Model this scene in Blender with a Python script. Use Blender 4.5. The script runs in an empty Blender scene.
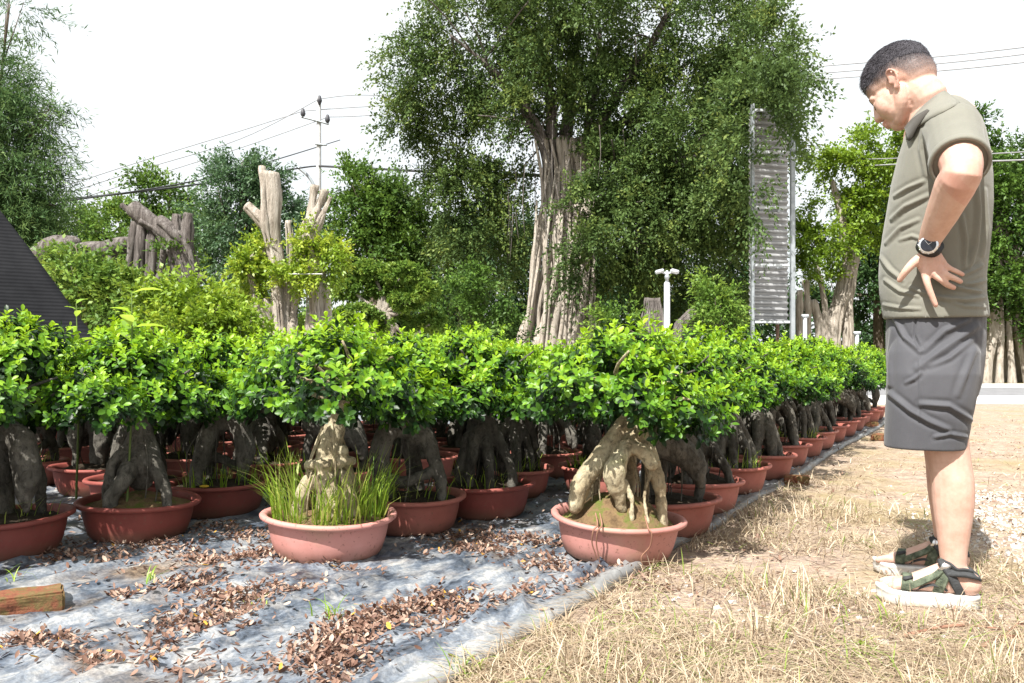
import bpy, bmesh, math, random
import numpy as np
from mathutils import Vector, Matrix, Quaternion, noise

F, H, CX, HY = 820.0, 0.74, 512.0, 360.0
SC = bpy.context.scene
COL = SC.collection
RNG = np.random.default_rng(7)
random.seed(7)


def G(px, py, z=0.0):
    """ground point seen at a photograph position"""
    d = F * (H - z) / (py - HY)
    return ((px - CX) / F * d, d)


def P(px, py, y):
    return Vector(((px - CX) / F * y, y, H - (py - HY) / F * y))


# ------------------------------------------------------------------ objects
def link(name, me, mat=None, parent=None, smooth=True):
    o = bpy.data.objects.new(name, me)
    COL.objects.link(o)
    if mat is not None:
        me.materials.clear()
        me.materials.append(mat)
    if smooth and len(me.polygons):
        me.polygons.foreach_set('use_smooth', np.ones(len(me.polygons), dtype=bool))
    if parent is not None:
        o.parent = parent
    return o


def pym(name, V, Fc):
    me = bpy.data.meshes.new(name)
    me.from_pydata([tuple(v) for v in V], [], [tuple(f) for f in Fc])
    me.update()
    return me


def npm(name, V, Q, tone=None):
    """mesh of equal sized polygons from arrays; tone = a float on every vertex"""
    V = np.asarray(V, dtype=np.float32)
    Q = np.asarray(Q, dtype=np.int32)
    me = bpy.data.meshes.new(name)
    n, k = Q.shape
    me.vertices.add(len(V))
    me.vertices.foreach_set('co', V.ravel())
    me.loops.add(n * k)
    me.loops.foreach_set('vertex_index', Q.ravel())
    me.polygons.add(n)
    me.polygons.foreach_set('loop_start', np.arange(0, n * k, k, dtype=np.int32))
    me.update(calc_edges=True)
    me.validate()
    if tone is not None:
        at = me.attributes.new('tone', 'FLOAT', 'POINT')
        at.data.foreach_set('value', np.asarray(tone, dtype=np.float32))
    return me


def empty(name, loc=(0, 0, 0), rz=0.0, label=None, cat=None, group=None):
    o = bpy.data.objects.new(name, None)
    o.empty_display_size = 0.1
    COL.objects.link(o)
    o.location = loc
    o.rotation_euler = (0, 0, rz)
    tag(o, label, cat, group)
    return o


def tag(o, label=None, cat=None, group=None, kind=None):
    if label: o['label'] = label
    if cat: o['category'] = cat
    if group: o['group'] = group
    if kind: o['kind'] = kind
    return o


# ------------------------------------------------------------------ shapes
class Geo:
    def __init__(s):
        s.v, s.f = [], []

    def add(s, V, Fc):
        b = len(s.v)
        s.v += [Vector(v) for v in V]
        s.f += [tuple(b + i for i in f) for f in Fc]
        return s

    def loft(s, rings):
        """rings: lists of equally many points; ends closed"""
        n = len(rings[0])
        V = [p for r in rings for p in r]
        Fc = []
        for i in range(len(rings) - 1):
            for j in range(n):
                k = (j + 1) % n
                Fc.append((i * n + j, i * n + k, (i + 1) * n + k, (i + 1) * n + j))
        a = len(V); V.append(sum((Vector(p) for p in rings[0]), Vector()) / n)
        b = len(V); V.append(sum((Vector(p) for p in rings[-1]), Vector()) / n)
        m = (len(rings) - 1) * n
        for j in range(n):
            k = (j + 1) % n
            Fc.append((a, k, j)); Fc.append((b, m + j, m + k))
        return s.add(V, Fc)

    def tube(s, pts, rad, seg=12, sub=3, round_ends=True):
        pts = [Vector(p) for p in pts]
        if not hasattr(rad, '__len__'): rad = [rad] * len(pts)
        P2, R2 = [], []
        m = len(pts)
        for i in range(m - 1):
            p0, p1, p2, p3 = pts[max(i - 1, 0)], pts[i], pts[i + 1], pts[min(i + 2, m - 1)]
            for q in range(sub):
                t = q / sub
                P2.append(0.5 * ((2 * p1) + (p2 - p0) * t + (2 * p0 - 5 * p1 + 4 * p2 - p3) * t * t + (3 * p1 - p0 - 3 * p2 + p3) * t ** 3))
                R2.append(rad[i] * (1 - t) + rad[i + 1] * t)
        P2.append(pts[-1]); R2.append(rad[-1])
        if round_ends:
            d0 = (P2[0] - P2[1]).normalized(); d1 = (P2[-1] - P2[-2]).normalized()
            r0, r1 = R2[0], R2[-1]; a0, a1 = P2[0], P2[-1]
            for q in (0.5, 0.85, 0.985):
                P2.insert(0, a0 + d0 * r0 * q); R2.insert(0, r0 * math.sqrt(1 - q * q))
                P2.append(a1 + d1 * r1 * q); R2.append(r1 * math.sqrt(1 - q * q))
        rings = []
        up = None
        for i, p in enumerate(P2):
            t = (P2[min(i + 1, len(P2) - 1)] - P2[max(i - 1, 0)])
            t = t.normalized() if t.length > 1e-9 else Vector((0, 0, 1))
            if up is None:
                up = t.orthogonal().normalized()
            else:
                up = (up - t * up.dot(t))
                up = up.normalized() if up.length > 1e-6 else t.orthogonal().normalized()
            w = t.cross(up)
            rings.append([p + (up * math.cos(a) + w * math.sin(a)) * R2[i] for a in [2 * math.pi * j / seg for j in range(seg)]])
        return s.loft(rings)

    def ball(s, c, r, seg=16, rot=None):
        c = Vector(c)
        if not hasattr(r, '__len__'): r = (r, r, r)
        rings = []
        n = seg // 2
        for i in range(n + 1):
            th = math.pi * (0.02 + 0.96 * i / n)
            ring = []
            for j in range(seg):
                a = 2 * math.pi * j / seg
                v = Vector((r[0] * math.sin(th) * math.cos(a), r[1] * math.sin(th) * math.sin(a), -r[2] * math.cos(th)))
                if rot is not None: v = rot @ v
                ring.append(c + v)
            rings.append(ring)
        return s.loft(rings)

    def box(s, c, size, rot=None, bev=0.0):
        c = Vector(c); hx, hy, hz = [q / 2 for q in size]
        if bev <= 0:
            V = [Vector((x * hx, y * hy, z * hz)) for z in (-1, 1) for y in (-1, 1) for x in (-1, 1)]
            Fc = [(0, 2, 3, 1), (4, 5, 7, 6), (0, 1, 5, 4), (2, 6, 7, 3), (0, 4, 6, 2), (1, 3, 7, 5)]
        else:
            bm = bmesh.new(); bmesh.ops.create_cube(bm, size=1)
            for v in bm.verts: v.co = Vector((v.co.x * size[0], v.co.y * size[1], v.co.z * size[2]))
            bmesh.ops.bevel(bm, geom=bm.edges[:], offset=bev, segments=2, affect='EDGES')
            bm.verts.index_update()
            V = [v.co.copy() for v in bm.verts]; Fc = [tuple(v.index for v in f.verts) for f in bm.faces]; bm.free()
        if rot is not None: V = [rot @ v for v in V]
        return s.add([c + v for v in V], Fc)

    def lathe(s, prof, seg=40, c=(0, 0, 0), sx=1, sy=1):
        n = len(prof); c = Vector(c)
        V = []; Fc = []
        for j in range(seg):
            a = 2 * math.pi * j / seg
            for r, z in prof: V.append(c + Vector((r * math.cos(a) * sx, r * math.sin(a) * sy, z)))
        for j in range(seg):
            k = (j + 1) % seg
            for i in range(n - 1):
                Fc.append((j * n + i, k * n + i, k * n + i + 1, j * n + i + 1))
        return s.add(V, Fc)

    def mesh(s, name):
        return pym(name, s.v, s.f)

    def obj(s, name, mat, parent=None, smooth=True):
        return link(name, s.mesh(name), mat, parent, smooth)

    def fused(s, name, voxel, smooth=4, fac=0.5):
        """the pieces grown into one continuous surface"""
        me = s.mesh('tmp')
        o = bpy.data.objects.new('tmp', me); COL.objects.link(o)
        m = o.modifiers.new('r', 'REMESH'); m.mode = 'VOXEL'; m.voxel_size = voxel; m.adaptivity = 0
        if smooth:
            q = o.modifiers.new('s', 'SMOOTH'); q.factor = fac; q.iterations = smooth
        dg = bpy.context.evaluated_depsgraph_get()
        out = bpy.data.meshes.new_from_object(o.evaluated_get(dg))
        out.name = name
        bpy.data.objects.remove(o); bpy.data.meshes.remove(me)
        return out


def verts_np(me):
    a = np.empty(len(me.vertices) * 3, dtype=np.float32); me.vertices.foreach_get('co', a)
    return a.reshape(-1, 3)


def normals_np(me):
    a = np.empty(len(me.vertices) * 3, dtype=np.float32); me.vertices.foreach_get('normal', a)
    return a.reshape(-1, 3)


def set_verts(me, V):
    me.vertices.foreach_set('co', np.asarray(V, dtype=np.float32).ravel()); me.update()


def roughen(me, amp, freq, seed=0.0):
    V = verts_np(me); N = normals_np(me)
    d = np.array([noise.noise(Vector((float(v[0]) * freq + seed, float(v[1]) * freq, float(v[2]) * freq))) for v in V])
    set_verts(me, V + N * (d * amp)[:, None])


def folds(me, lines, ysign=-1):
    """press creases along polylines given where the photograph shows them"""
    V = verts_np(me); N = normals_np(me)
    px = CX + F * V[:, 0] / V[:, 1]; py = HY - F * (V[:, 2] - H) / V[:, 1]
    disp = np.zeros(len(V))
    vd = V[:, :2] / np.linalg.norm(V[:, :2], axis=1, keepdims=True)
    facing = np.clip((-(N[:, 0] * vd[:, 0] + N[:, 1] * vd[:, 1]) + 0.15) / 0.5, 0, 1)
    for pts, w, amp in lines:
        best = np.full(len(V), 1e9); tt = np.zeros(len(V)); n = len(pts) - 1
        for i in range(n):
            a = np.array(pts[i], float); b = np.array(pts[i + 1], float); d = b - a; L2 = (d ** 2).sum()
            t = np.clip(((px - a[0]) * d[0] + (py - a[1]) * d[1]) / L2, 0, 1)
            dist = np.hypot(px - a[0] - t * d[0], py - a[1] - t * d[1])
            m = dist < best; best[m] = dist[m]; tt[m] = (i + t[m]) / n
        taper = np.sin(np.pi * np.clip(0.12 + 0.76 * tt, 0, 1)) ** 0.7
        x = best / w
        disp += amp * (np.exp(-x * x) - 0.45 * np.exp(-((x - 1.7) / 0.9) ** 2)) * taper
    set_verts(me, V + N * (disp * facing)[:, None])


# ------------------------------------------------------------------ materials
def new_mat(name):
    m = bpy.data.materials.new(name); m.use_nodes = True
    nt = m.node_tree; nt.nodes.clear()
    out = nt.nodes.new('ShaderNodeOutputMaterial')
    return m, nt, out


def N(nt, t, **kw):
    n = nt.nodes.new(t)
    for k, v in kw.items():
        if hasattr(n, k): setattr(n, k, v)
    return n


def ramp(nt, stops):
    r = nt.nodes.new('ShaderNodeValToRGB')
    e = r.color_ramp.elements
    while len(e) < len(stops): e.new(0.5)
    for i, (p, c) in enumerate(stops):
        e[i].position = p; e[i].color = (c[0], c[1], c[2], 1) if hasattr(c, '__len__') else (c, c, c, 1)
    return r


def nz(nt, scale, detail=6, rough=0.6, vec=None, dist=0.0):
    n = nt.nodes.new('ShaderNodeTexNoise')
    n.inputs['Scale'].default_value = scale; n.inputs['Detail'].default_value = detail
    n.inputs['Roughness'].default_value = rough; n.inputs['Distortion'].default_value = dist
    if vec is not None: nt.links.new(vec, n.inputs['Vector'])
    return n


def mix(nt, fac, a, b, mode='MIX'):
    n = nt.nodes.new('ShaderNodeMix'); n.data_type = 'RGBA'; n.blend_type = mode
    for k, v in ((0, fac), (6, a), (7, b)):
        if hasattr(v, 'links') or isinstance(v, bpy.types.NodeSocket): nt.links.new(v, n.inputs[k])
        elif k == 0: n.inputs[k].default_value = v
        else: n.inputs[k].default_value = (v[0], v[1], v[2], 1)
    return n.outputs[2]


def bump(nt, height, strength=0.3, dist=0.01):
    b = nt.nodes.new('ShaderNodeBump'); b.inputs['Strength'].default_value = strength; b.inputs['Distance'].default_value = dist
    nt.links.new(height, b.inputs['Height']); return b.outputs['Normal']


def simple(name, stops, scale=8.0, rough=0.8, bstr=0.3, bdist=0.005, spec=0.4, metal=0.0, stretch=(1, 1, 1), detail=8, bscale=None, rand=0.0, fine=0.0):
    """noise coloured surface in object space"""
    m, nt, out = new_mat(name)
    tc = N(nt, 'ShaderNodeTexCoord'); mp = N(nt, 'ShaderNodeMapping'); mp.inputs['Scale'].default_value = stretch
    nt.links.new(tc.outputs['Object'], mp.inputs['Vector'])
    n1 = nz(nt, scale, detail, 0.65, mp.outputs[0]); r = ramp(nt, stops); nt.links.new(n1.outputs['Fac'], r.inputs[0])
    c = r.outputs[0]
    if fine > 0:                                     # cracks and flecks
        nf = nz(nt, scale * 5, 8, .75, mp.outputs[0], .8); rf = ramp(nt, [(.36, 1 - fine), (.5, 1.0), (.68, 1 + fine * .4)]); nt.links.new(nf.outputs['Fac'], rf.inputs[0])
        c = mix(nt, 1.0, c, rf.outputs[0], 'MULTIPLY')
    if rand > 0:
        oi = N(nt, 'ShaderNodeObjectInfo'); hs = N(nt, 'ShaderNodeHueSaturation')
        mr = N(nt, 'ShaderNodeMapRange'); mr.inputs[3].default_value = 1 - rand; mr.inputs[4].default_value = 1 + rand
        nt.links.new(oi.outputs['Random'], mr.inputs[0]); nt.links.new(mr.outputs[0], hs.inputs['Value']); nt.links.new(c, hs.inputs['Color']); c = hs.outputs[0]
    b = N(nt, 'ShaderNodeBsdfPrincipled'); nt.links.new(c, b.inputs['Base Color'])
    b.inputs['Roughness'].default_value = rough; b.inputs['Metallic'].default_value = metal; b.inputs['Specular IOR Level'].default_value = spec
    n2 = nz(nt, bscale or scale * 3, 8, 0.7, mp.outputs[0])
    nt.links.new(bump(nt, n2.outputs['Fac'], bstr, bdist), b.inputs['Normal'])
    nt.links.new(b.outputs[0], out.inputs[0])
    return m


def leaf_mat(name, stops, trans=0.35, rough=0.4, spec=0.5, tcol=1.3):
    m, nt, out = new_mat(name)
    at = N(nt, 'ShaderNodeAttribute'); at.attribute_name = 'tone'
    r = ramp(nt, stops); nt.links.new(at.outputs['Fac'], r.inputs[0])
    b = N(nt, 'ShaderNodeBsdfPrincipled'); nt.links.new(r.outputs[0], b.inputs['Base Color'])
    b.inputs['Roughness'].default_value = rough; b.inputs['Specular IOR Level'].default_value = spec
    t = N(nt, 'ShaderNodeBsdfTranslucent')
    hs = N(nt, 'ShaderNodeHueSaturation'); hs.inputs['Value'].default_value = tcol; hs.inputs['Hue'].default_value = 0.485
    nt.links.new(r.outputs[0], hs.inputs['Color']); nt.links.new(hs.outputs[0], t.inputs[0])
    ms = N(nt, 'ShaderNodeMixShader'); ms.inputs[0].default_value = trans
    nt.links.new(b.outputs[0], ms.inputs[1]); nt.links.new(t.outputs[0], ms.inputs[2]); nt.links.new(ms.outputs[0], out.inputs[0])
    return m


M = {}
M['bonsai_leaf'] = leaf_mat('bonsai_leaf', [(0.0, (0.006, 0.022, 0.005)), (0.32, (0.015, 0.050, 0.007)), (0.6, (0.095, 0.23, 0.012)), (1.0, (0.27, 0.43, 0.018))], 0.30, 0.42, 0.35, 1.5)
M['banyan_leaf'] = leaf_mat('banyan_leaf', [(0.0, (0.024, 0.052, 0.017)), (0.6, (0.092, 0.150, 0.040)), (1.0, (0.25, 0.30, 0.07))], 0.28, 0.55, 0.2)
M['dark_leaf'] = leaf_mat('dark_leaf', [(0.0, (0.016, 0.040, 0.016)), (0.6, (0.044, 0.095, 0.030)), (1.0, (0.10, 0.17, 0.045))], 0.22, 0.55, 0.2)
M['blue_leaf'] = leaf_mat('blue_leaf', [(0.0, (0.030, 0.070, 0.038)), (0.6, (0.075, 0.145, 0.062)), (1.0, (0.15, 0.24, 0.085))], 0.3, 0.5)
M['left_leaf'] = leaf_mat('left_leaf', [(0.0, (0.030, 0.070, 0.026)), (0.6, (0.085, 0.160, 0.055)), (1.0, (0.18, 0.27, 0.085))], 0.3, 0.55, 0.2)
M['mid_leaf'] = leaf_mat('mid_leaf', [(0.0, (0.030, 0.072, 0.016)), (0.6, (0.105, 0.195, 0.030)), (1.0, (0.23, 0.32, 0.05))], 0.3, 0.5, 0.25)
M['lime_leaf'] = leaf_mat('lime_leaf', [(0.0, (0.065, 0.13, 0.012)), (0.6, (0.21, 0.33, 0.025)), (1.0, (0.40, 0.46, 0.05))], 0.35, 0.45)
M['straw'] = leaf_mat('straw', [(0.0, (0.22, 0.155, 0.10)), (0.5, (0.45, 0.365, 0.255)), (0.88, (0.64, 0.56, 0.43)), (0.93, (0.16, 0.24, 0.05)), (1.0, (0.22, 0.30, 0.06))], 0.25, 0.7, 0.2)
M['weed'] = leaf_mat('weed', [(0.0, (0.13, 0.25, 0.025)), (0.6, (0.30, 0.47, 0.045)), (1.0, (0.55, 0.58, 0.18))], 0.45, 0.45)
M['dead_leaf'] = leaf_mat('dead_leaf', [(0.0, (0.05, 0.027, 0.019)), (0.35, (0.145, 0.075, 0.052)), (0.7, (0.29, 0.185, 0.135)), (0.95, (0.45, 0.34, 0.265)), (1.0, (0.5, 0.28, 0.04))], 0.1, 0.6, 0.3)
M['bark_pale'] = simple('bark_pale', [(0.30, (0.14, 0.115, 0.095)), (0.42, (0.33, 0.285, 0.235)), (0.56, (0.46, 0.41, 0.35)), (0.75, (0.53, 0.49, 0.43))], 8.0, 0.9, 1.0, 0.05, 0.2, stretch=(1.8, 1.8, 0.22), detail=10)
M['bark_grey'] = simple('bark_grey', [(0.34, (0.055, 0.046, 0.042)), (0.5, (0.15, 0.13, 0.12)), (0.62, (0.23, 0.21, 0.195)), (0.75, (0.32, 0.30, 0.285))], 8.0, 0.9, 1.0, 0.05, 0.2, stretch=(1.8, 1.8, 0.22), detail=10)
M['bark_dark'] = simple('bark_dark', [(0.3, (0.05, 0.04, 0.03)), (0.7, (0.16, 0.13, 0.10))], 3.0, 0.9, 0.8, 0.03, 0.2, stretch=(1.6, 1.6, 0.35))
M['bonsai_bark'] = simple('bonsai_bark', [(0.30, (0.040, 0.036, 0.030)), (0.48, (0.095, 0.088, 0.074)), (0.62, (0.165, 0.154, 0.132)), (0.78, (0.11, 0.11, 0.075))], 9.0, 0.8, 1.0, 0.010, 0.25, rand=0.25, fine=.6, stretch=(1, 1, .6), bscale=48)  # bark colour darkened to paint in the shade under the crowns
M['bonsai_bark_pale'] = simple('bonsai_bark_pale', [(0.28, (0.12, 0.085, 0.05)), (0.45, (0.30, 0.245, 0.155)), (0.60, (0.43, 0.38, 0.26)), (0.74, (0.27, 0.28, 0.12))], 9.0, 0.8, 1.0, 0.010, 0.25, fine=.6, stretch=(1, 1, .6), bscale=48)
M['soil'] = simple('soil', [(0.3, (0.018, 0.013, 0.009)), (0.6, (0.055, 0.040, 0.026)), (0.8, (0.10, 0.075, 0.05))], 40, 0.95, 1.0, 0.01, 0.2)
M['soil_moss'] = simple('soil_moss', [(0.3, (0.07, 0.045, 0.025)), (0.48, (0.19, 0.125, 0.065)), (0.6, (0.11, 0.13, 0.03)), (0.8, (0.17, 0.21, 0.04))], 18, 0.95, 1.0, 0.012, 0.2)
M['brick'] = simple('brick', [(0.3, (0.07, 0.03, 0.02)), (0.45, (0.20, 0.075, 0.042)), (0.58, (0.13, 0.10, 0.04)), (0.72, (0.26, 0.12, 0.07))], 22, 0.9, 0.8, 0.006, 0.2)
M['galv'] = simple('galv', [(0.3, (0.24, 0.27, 0.29)), (0.7, (0.38, 0.41, 0.43))], 6, 0.45, 0.1, 0.002, 0.5, metal=0.35)
M['corrugated'] = simple('corrugated', [(0.3, (0.30, 0.305, 0.31)), (0.6, (0.42, 0.425, 0.43)), (0.8, (0.50, 0.50, 0.50))], 3, 0.55, 0.15, 0.003, 0.4, metal=0.2)
M['rust'] = simple('rust', [(0.3, (0.09, 0.05, 0.035)), (0.7, (0.25, 0.16, 0.11))], 8, 0.85, 0.3)
M['concrete_pole'] = simple('concrete_pole', [(0.3, (0.40, 0.40, 0.40)), (0.7, (0.56, 0.56, 0.56))], 4, 0.85, 0.2)
M['white_paint'] = simple('white_paint', [(0.3, (0.42, 0.45, 0.47)), (0.7, (0.54, 0.57, 0.59))], 5, 0.4, 0.1, 0.002)
M['dark_metal'] = simple('dark_metal', [(0.3, (0.03, 0.03, 0.035)), (0.7, (0.07, 0.07, 0.08))], 8, 0.5, 0.1)
M['wire'] = simple('wire', [(0.3, (0.035, 0.035, 0.04)), (0.7, (0.06, 0.06, 0.065))], 4, 0.6, 0.05)
M['wire_grey'] = simple('wire_grey', [(0.3, (0.22, 0.22, 0.23)), (0.7, (0.32, 0.32, 0.33))], 4, 0.6, 0.05)
M['root_string'] = simple('root_string', [(0.3, (0.20, 0.09, 0.06)), (0.7, (0.32, 0.18, 0.12))], 14, 0.9, 0.2)
M['gravel'] = simple('gravel', [(0.3, (0.42, 0.38, 0.34)), (0.7, (0.72, 0.69, 0.66))], 30, 0.9, 0.4, rand=0.2)

# pot plastic: pinkish terracotta, dusty, soil-splashed foot
def pot_material(name, light, base, stain):
    m, nt, out = new_mat(name)
    tc = N(nt, 'ShaderNodeTexCoord'); oi = N(nt, 'ShaderNodeObjectInfo')
    sep = N(nt, 'ShaderNodeSeparateXYZ'); nt.links.new(tc.outputs['Object'], sep.inputs[0])
    add = N(nt, 'ShaderNodeVectorMath', operation='ADD'); cmb = N(nt, 'ShaderNodeCombineXYZ')
    mul = N(nt, 'ShaderNodeMath', operation='MULTIPLY'); mul.inputs[1].default_value = 37.0
    nt.links.new(oi.outputs['Random'], mul.inputs[0]); nt.links.new(mul.outputs[0], cmb.inputs[0]); nt.links.new(mul.outputs[0], cmb.inputs[1])
    nt.links.new(tc.outputs['Object'], add.inputs[0]); nt.links.new(cmb.outputs[0], add.inputs[1])
    n1 = nz(nt, 7, 8, 0.65, add.outputs[0]); r1 = ramp(nt, [(0.35, base), (0.7, light)]); nt.links.new(n1.outputs['Fac'], r1.inputs[0])
    # dirt towards the foot, broken up
    mr = N(nt, 'ShaderNodeMapRange'); mr.inputs[1].default_value = 0.0; mr.inputs[2].default_value = 0.07; mr.inputs[3].default_value = 1.0; mr.inputs[4].default_value = 0.0
    nt.links.new(sep.outputs[2], mr.inputs[0])
    n2 = nz(nt, 16, 8, 0.7, add.outputs[0]); m2 = N(nt, 'ShaderNodeMath', operation='MULTIPLY'); m2.use_clamp = True; mr.inputs[3].default_value = 1.9; nt.links.new(mr.outputs[0], m2.inputs[0]); nt.links.new(n2.outputs['Fac'], m2.inputs[1])
    c1 = mix(nt, m2.outputs[0], r1.outputs[0], (0.17, 0.095, 0.06))
    n3 = nz(nt, 3.2, 6, 0.6, add.outputs[0]); r3 = ramp(nt, [(0.56, 0.0), (0.72, 0.8)]); nt.links.new(n3.outputs['Fac'], r3.inputs[0])
    c2 = mix(nt, r3.outputs[0], c1, stain)
    n4 = nz(nt, 70, 4, 0.6, add.outputs[0]); r4 = ramp(nt, [(0.60, 0.0), (0.68, 0.7)]); nt.links.new(n4.outputs['Fac'], r4.inputs[0])
    c3 = mix(nt, r4.outputs[0], c2, (0.20, 0.10, 0.07))
    hs = N(nt, 'ShaderNodeHueSaturation'); m5 = N(nt, 'ShaderNodeMapRange'); m5.inputs[3].default_value = 0.72; m5.inputs[4].default_value = 1.15
    nt.links.new(oi.outputs['Random'], m5.inputs[0]); nt.links.new(m5.outputs[0], hs.inputs['Value']); nt.links.new(c3, hs.inputs['Color'])
    b = N(nt, 'ShaderNodeBsdfPrincipled'); nt.links.new(hs.outputs[0], b.inputs['Base Color']); b.inputs['Roughness'].default_value = 0.62; b.inputs['Specular IOR Level'].default_value = 0.35
    nt.links.new(bump(nt, n2.outputs['Fac'], 0.15, 0.004), b.inputs['Normal']); nt.links.new(b.outputs[0], out.inputs[0])
    return m

M['pot'] = pot_material('pot', (0.43, 0.155, 0.125), (0.33, 0.105, 0.080), (0.36, 0.16, 0.125))
M['pot_dark'] = pot_material('pot_dark', (0.29, 0.075, 0.060), (0.21, 0.052, 0.042), (0.24, 0.09, 0.07))  # deeper red plastic, darkened to paint in the shade over these pots
M['pot_faded'] = pot_material('pot_faded', (0.56, 0.27, 0.24), (0.48, 0.21, 0.18), (0.40, 0.27, 0.18))
# ================================================================== setting
U = Vector((0.505, 0.863)); U.normalize()          # along the bonsai rows
W = Vector((-U.y, U.x))                            # across them, into the block
E0 = Vector((0.447, 2.86))                         # a point on the sheet's free edge


def ground_material():
    m, nt, out = new_mat('dry_ground')
    tc = N(nt, 'ShaderNodeTexCoord'); v = tc.outputs['Object']
    n1 = nz(nt, 1.1, 8, 0.65, v); n2 = nz(nt, 9, 8, 0.7, v); n3 = nz(nt, 60, 6, 0.7, v)
    r1 = ramp(nt, [(0.3, (0.17, 0.12, 0.09)), (0.46, (0.285, 0.215, 0.175)), (0.7, (0.42, 0.34, 0.29))]); nt.links.new(n2.outputs['Fac'], r1.inputs[0])
    r2 = ramp(nt, [(0.36, (0.42, 0.37, 0.33)), (0.47, (0.9, 0.9, 0.9)), (0.75, (1.12, 1.06, 1.0))]); nt.links.new(n3.outputs['Fac'], r2.inputs[0])
    c = mix(nt, 1.0, r1.outputs[0], r2.outputs[0], 'MULTIPLY')
    # straw trodden into the soil: two stretched noises
    mp = N(nt, 'ShaderNodeMapping'); mp.inputs['Scale'].default_value = (14, 90, 1); mp.inputs['Rotation'].default_value = (0, 0, 0.5); nt.links.new(v, mp.inputs[0])
    n4 = nz(nt, 1.0, 4, 0.7, mp.outputs[0], 1.5); r4 = ramp(nt, [(0.52, 0.0), (0.62, 0.75)]); nt.links.new(n4.outputs['Fac'], r4.inputs[0])
    c = mix(nt, r4.outputs[0], c, (0.58, 0.48, 0.32))
    # mossy soil patches
    r5 = ramp(nt, [(0.50, 0.0), (0.64, 0.7)]); n5 = nz(nt, 0.8, 5, 0.6, v); nt.links.new(n5.outputs['Fac'], r5.inputs[0])
    c = mix(nt, r5.outputs[0], c, (0.26, 0.21, 0.10))
    b = N(nt, 'ShaderNodeBsdfPrincipled'); nt.links.new(c, b.inputs['Base Color']); b.inputs['Roughness'].default_value = 0.95; b.inputs['Specular IOR Level'].default_value = 0.15
    nt.links.new(bump(nt, n3.outputs['Fac'], 0.7, 0.012), b.inputs['Normal']); nt.links.new(b.outputs[0], out.inputs[0])
    return m


M['ground'] = ground_material()
g = Geo()
xs = [-400, -60, -20, -8] + [x * 0.25 for x in range(-28, 41)] + [14, 25, 60, 400]
ys = [-300, -40, -8] + [y * 0.25 for y in range(-4, 52)] + [16, 22, 60, 420]
g.v = [Vector((x, y, 0.0)) for y in ys for x in xs]
nx = len(xs)
g.f = [(j * nx + i, j * nx + i + 1, (j + 1) * nx + i + 1, (j + 1) * nx + i) for j in range(len(ys) - 1) for i in range(nx - 1)]
tag(g.obj('ground', M['ground']), kind='structure')

# road beyond the nursery: pale concrete shoulder, grey asphalt, raised kerb
M['asphalt'] = simple('asphalt', [(0.3, (0.15, 0.15, 0.155)), (0.7, (0.23, 0.23, 0.24))], 3, 0.9, 0.3, 0.004, bscale=160)
M['shoulder'] = simple('shoulder', [(0.3, (0.50, 0.46, 0.42)), (0.7, (0.68, 0.64, 0.60))], 1.5, 0.9, 0.3, 0.006, bscale=60)
M['kerb'] = simple('kerb', [(0.3, (0.42, 0.42, 0.42)), (0.7, (0.58, 0.58, 0.57))], 4, 0.85, 0.2)
M['verge'] = simple('verge', [(0.3, (0.10, 0.12, 0.03)), (0.55, (0.22, 0.17, 0.09)), (0.75, (0.14, 0.20, 0.04))], 2.5, 0.95, 0.6, 0.02, 0.1)


def sheet(name, x0, x1, y0, y1, z, mat, th=0.0):
    q = Geo().add([(x0, y0, z), (x1, y0, z), (x1, y1, z), (x0, y1, z)], [(0, 1, 2, 3)])
    return tag(q.obj(name, mat, smooth=False), kind='structure')


g = Geo(); n = 60                                   # worn inner edge of the shoulder
vv = []
for i in range(n + 1):
    x = -60 + 120 * i / n
    vv += [(x, 13.6 + 0.5 * noise.noise(Vector((x * 0.4, 3, 0))), 0.004), (x, 17.0, 0.004)]
g.add(vv, [(2 * i, 2 * i + 2, 2 * i + 3, 2 * i + 1) for i in range(n)])
tag(g.obj('pavement', M['shoulder'], smooth=False), kind='structure')
sheet('road', -60, 60, 17.0, 21.4, 0.008, M['asphalt'])
k = Geo().box((0, 21.5, 0.06), (120, 0.18, 0.12), bev=0.015)
tag(k.obj('kerb', M['kerb'], smooth=False), kind='structure')
sheet('verge', -60, 60, 21.6, 60, 0.010, M['verge'])


# ------------------------------------------------------------------ weed sheet
def tarp_h(a, b):
    """height of the weed-control sheet, a metres along its edge and b across"""
    h = 0.010 + 0.010 * noise.noise(Vector((a * 1.1, b * 1.6, 1.3)))
    wx = a * 1.3 + 0.7 * noise.noise(Vector((a * 1.2, b * 1.2, 9.0)))
    wy = b * 6.0 + 1.5 * noise.noise(Vector((a * 0.8, b * 0.8, 4.0)))
    r = 1 - abs(noise.noise(Vector((wx, wy, 0.0)))) * 2.2
    h += 0.022 * max(0.0, r) ** 5
    r2 = 1 - abs(noise.noise(Vector((wx * 3.1 + 5, wy * 2.3, 2.0)))) * 2.4
    h += 0.010 * max(0.0, r2) ** 4
    h += 0.004 * noise.noise(Vector((a * 14, b * 22, 6.0)))
    if b < 0.30:                                    # the hem, rolled under
        h += 0.008 * math.exp(-((b - 0.022) / 0.014) ** 2) - 0.010 * math.exp(-((b - 0.09) / 0.02) ** 2) + 0.010 * math.exp(-((b - 0.135) / 0.02) ** 2)
    return max(0.012, h)


def tarp_edge(a):
    return 0.030 * noise.noise(Vector((a * 1.4, 0.5, 0))) + 0.012 * noise.noise(Vector((a * 7, 2.5, 0)))


def on_tarp(x, y):
    d = Vector((x, y)) - E0
    return d.dot(U), d.dot(W)


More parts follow.
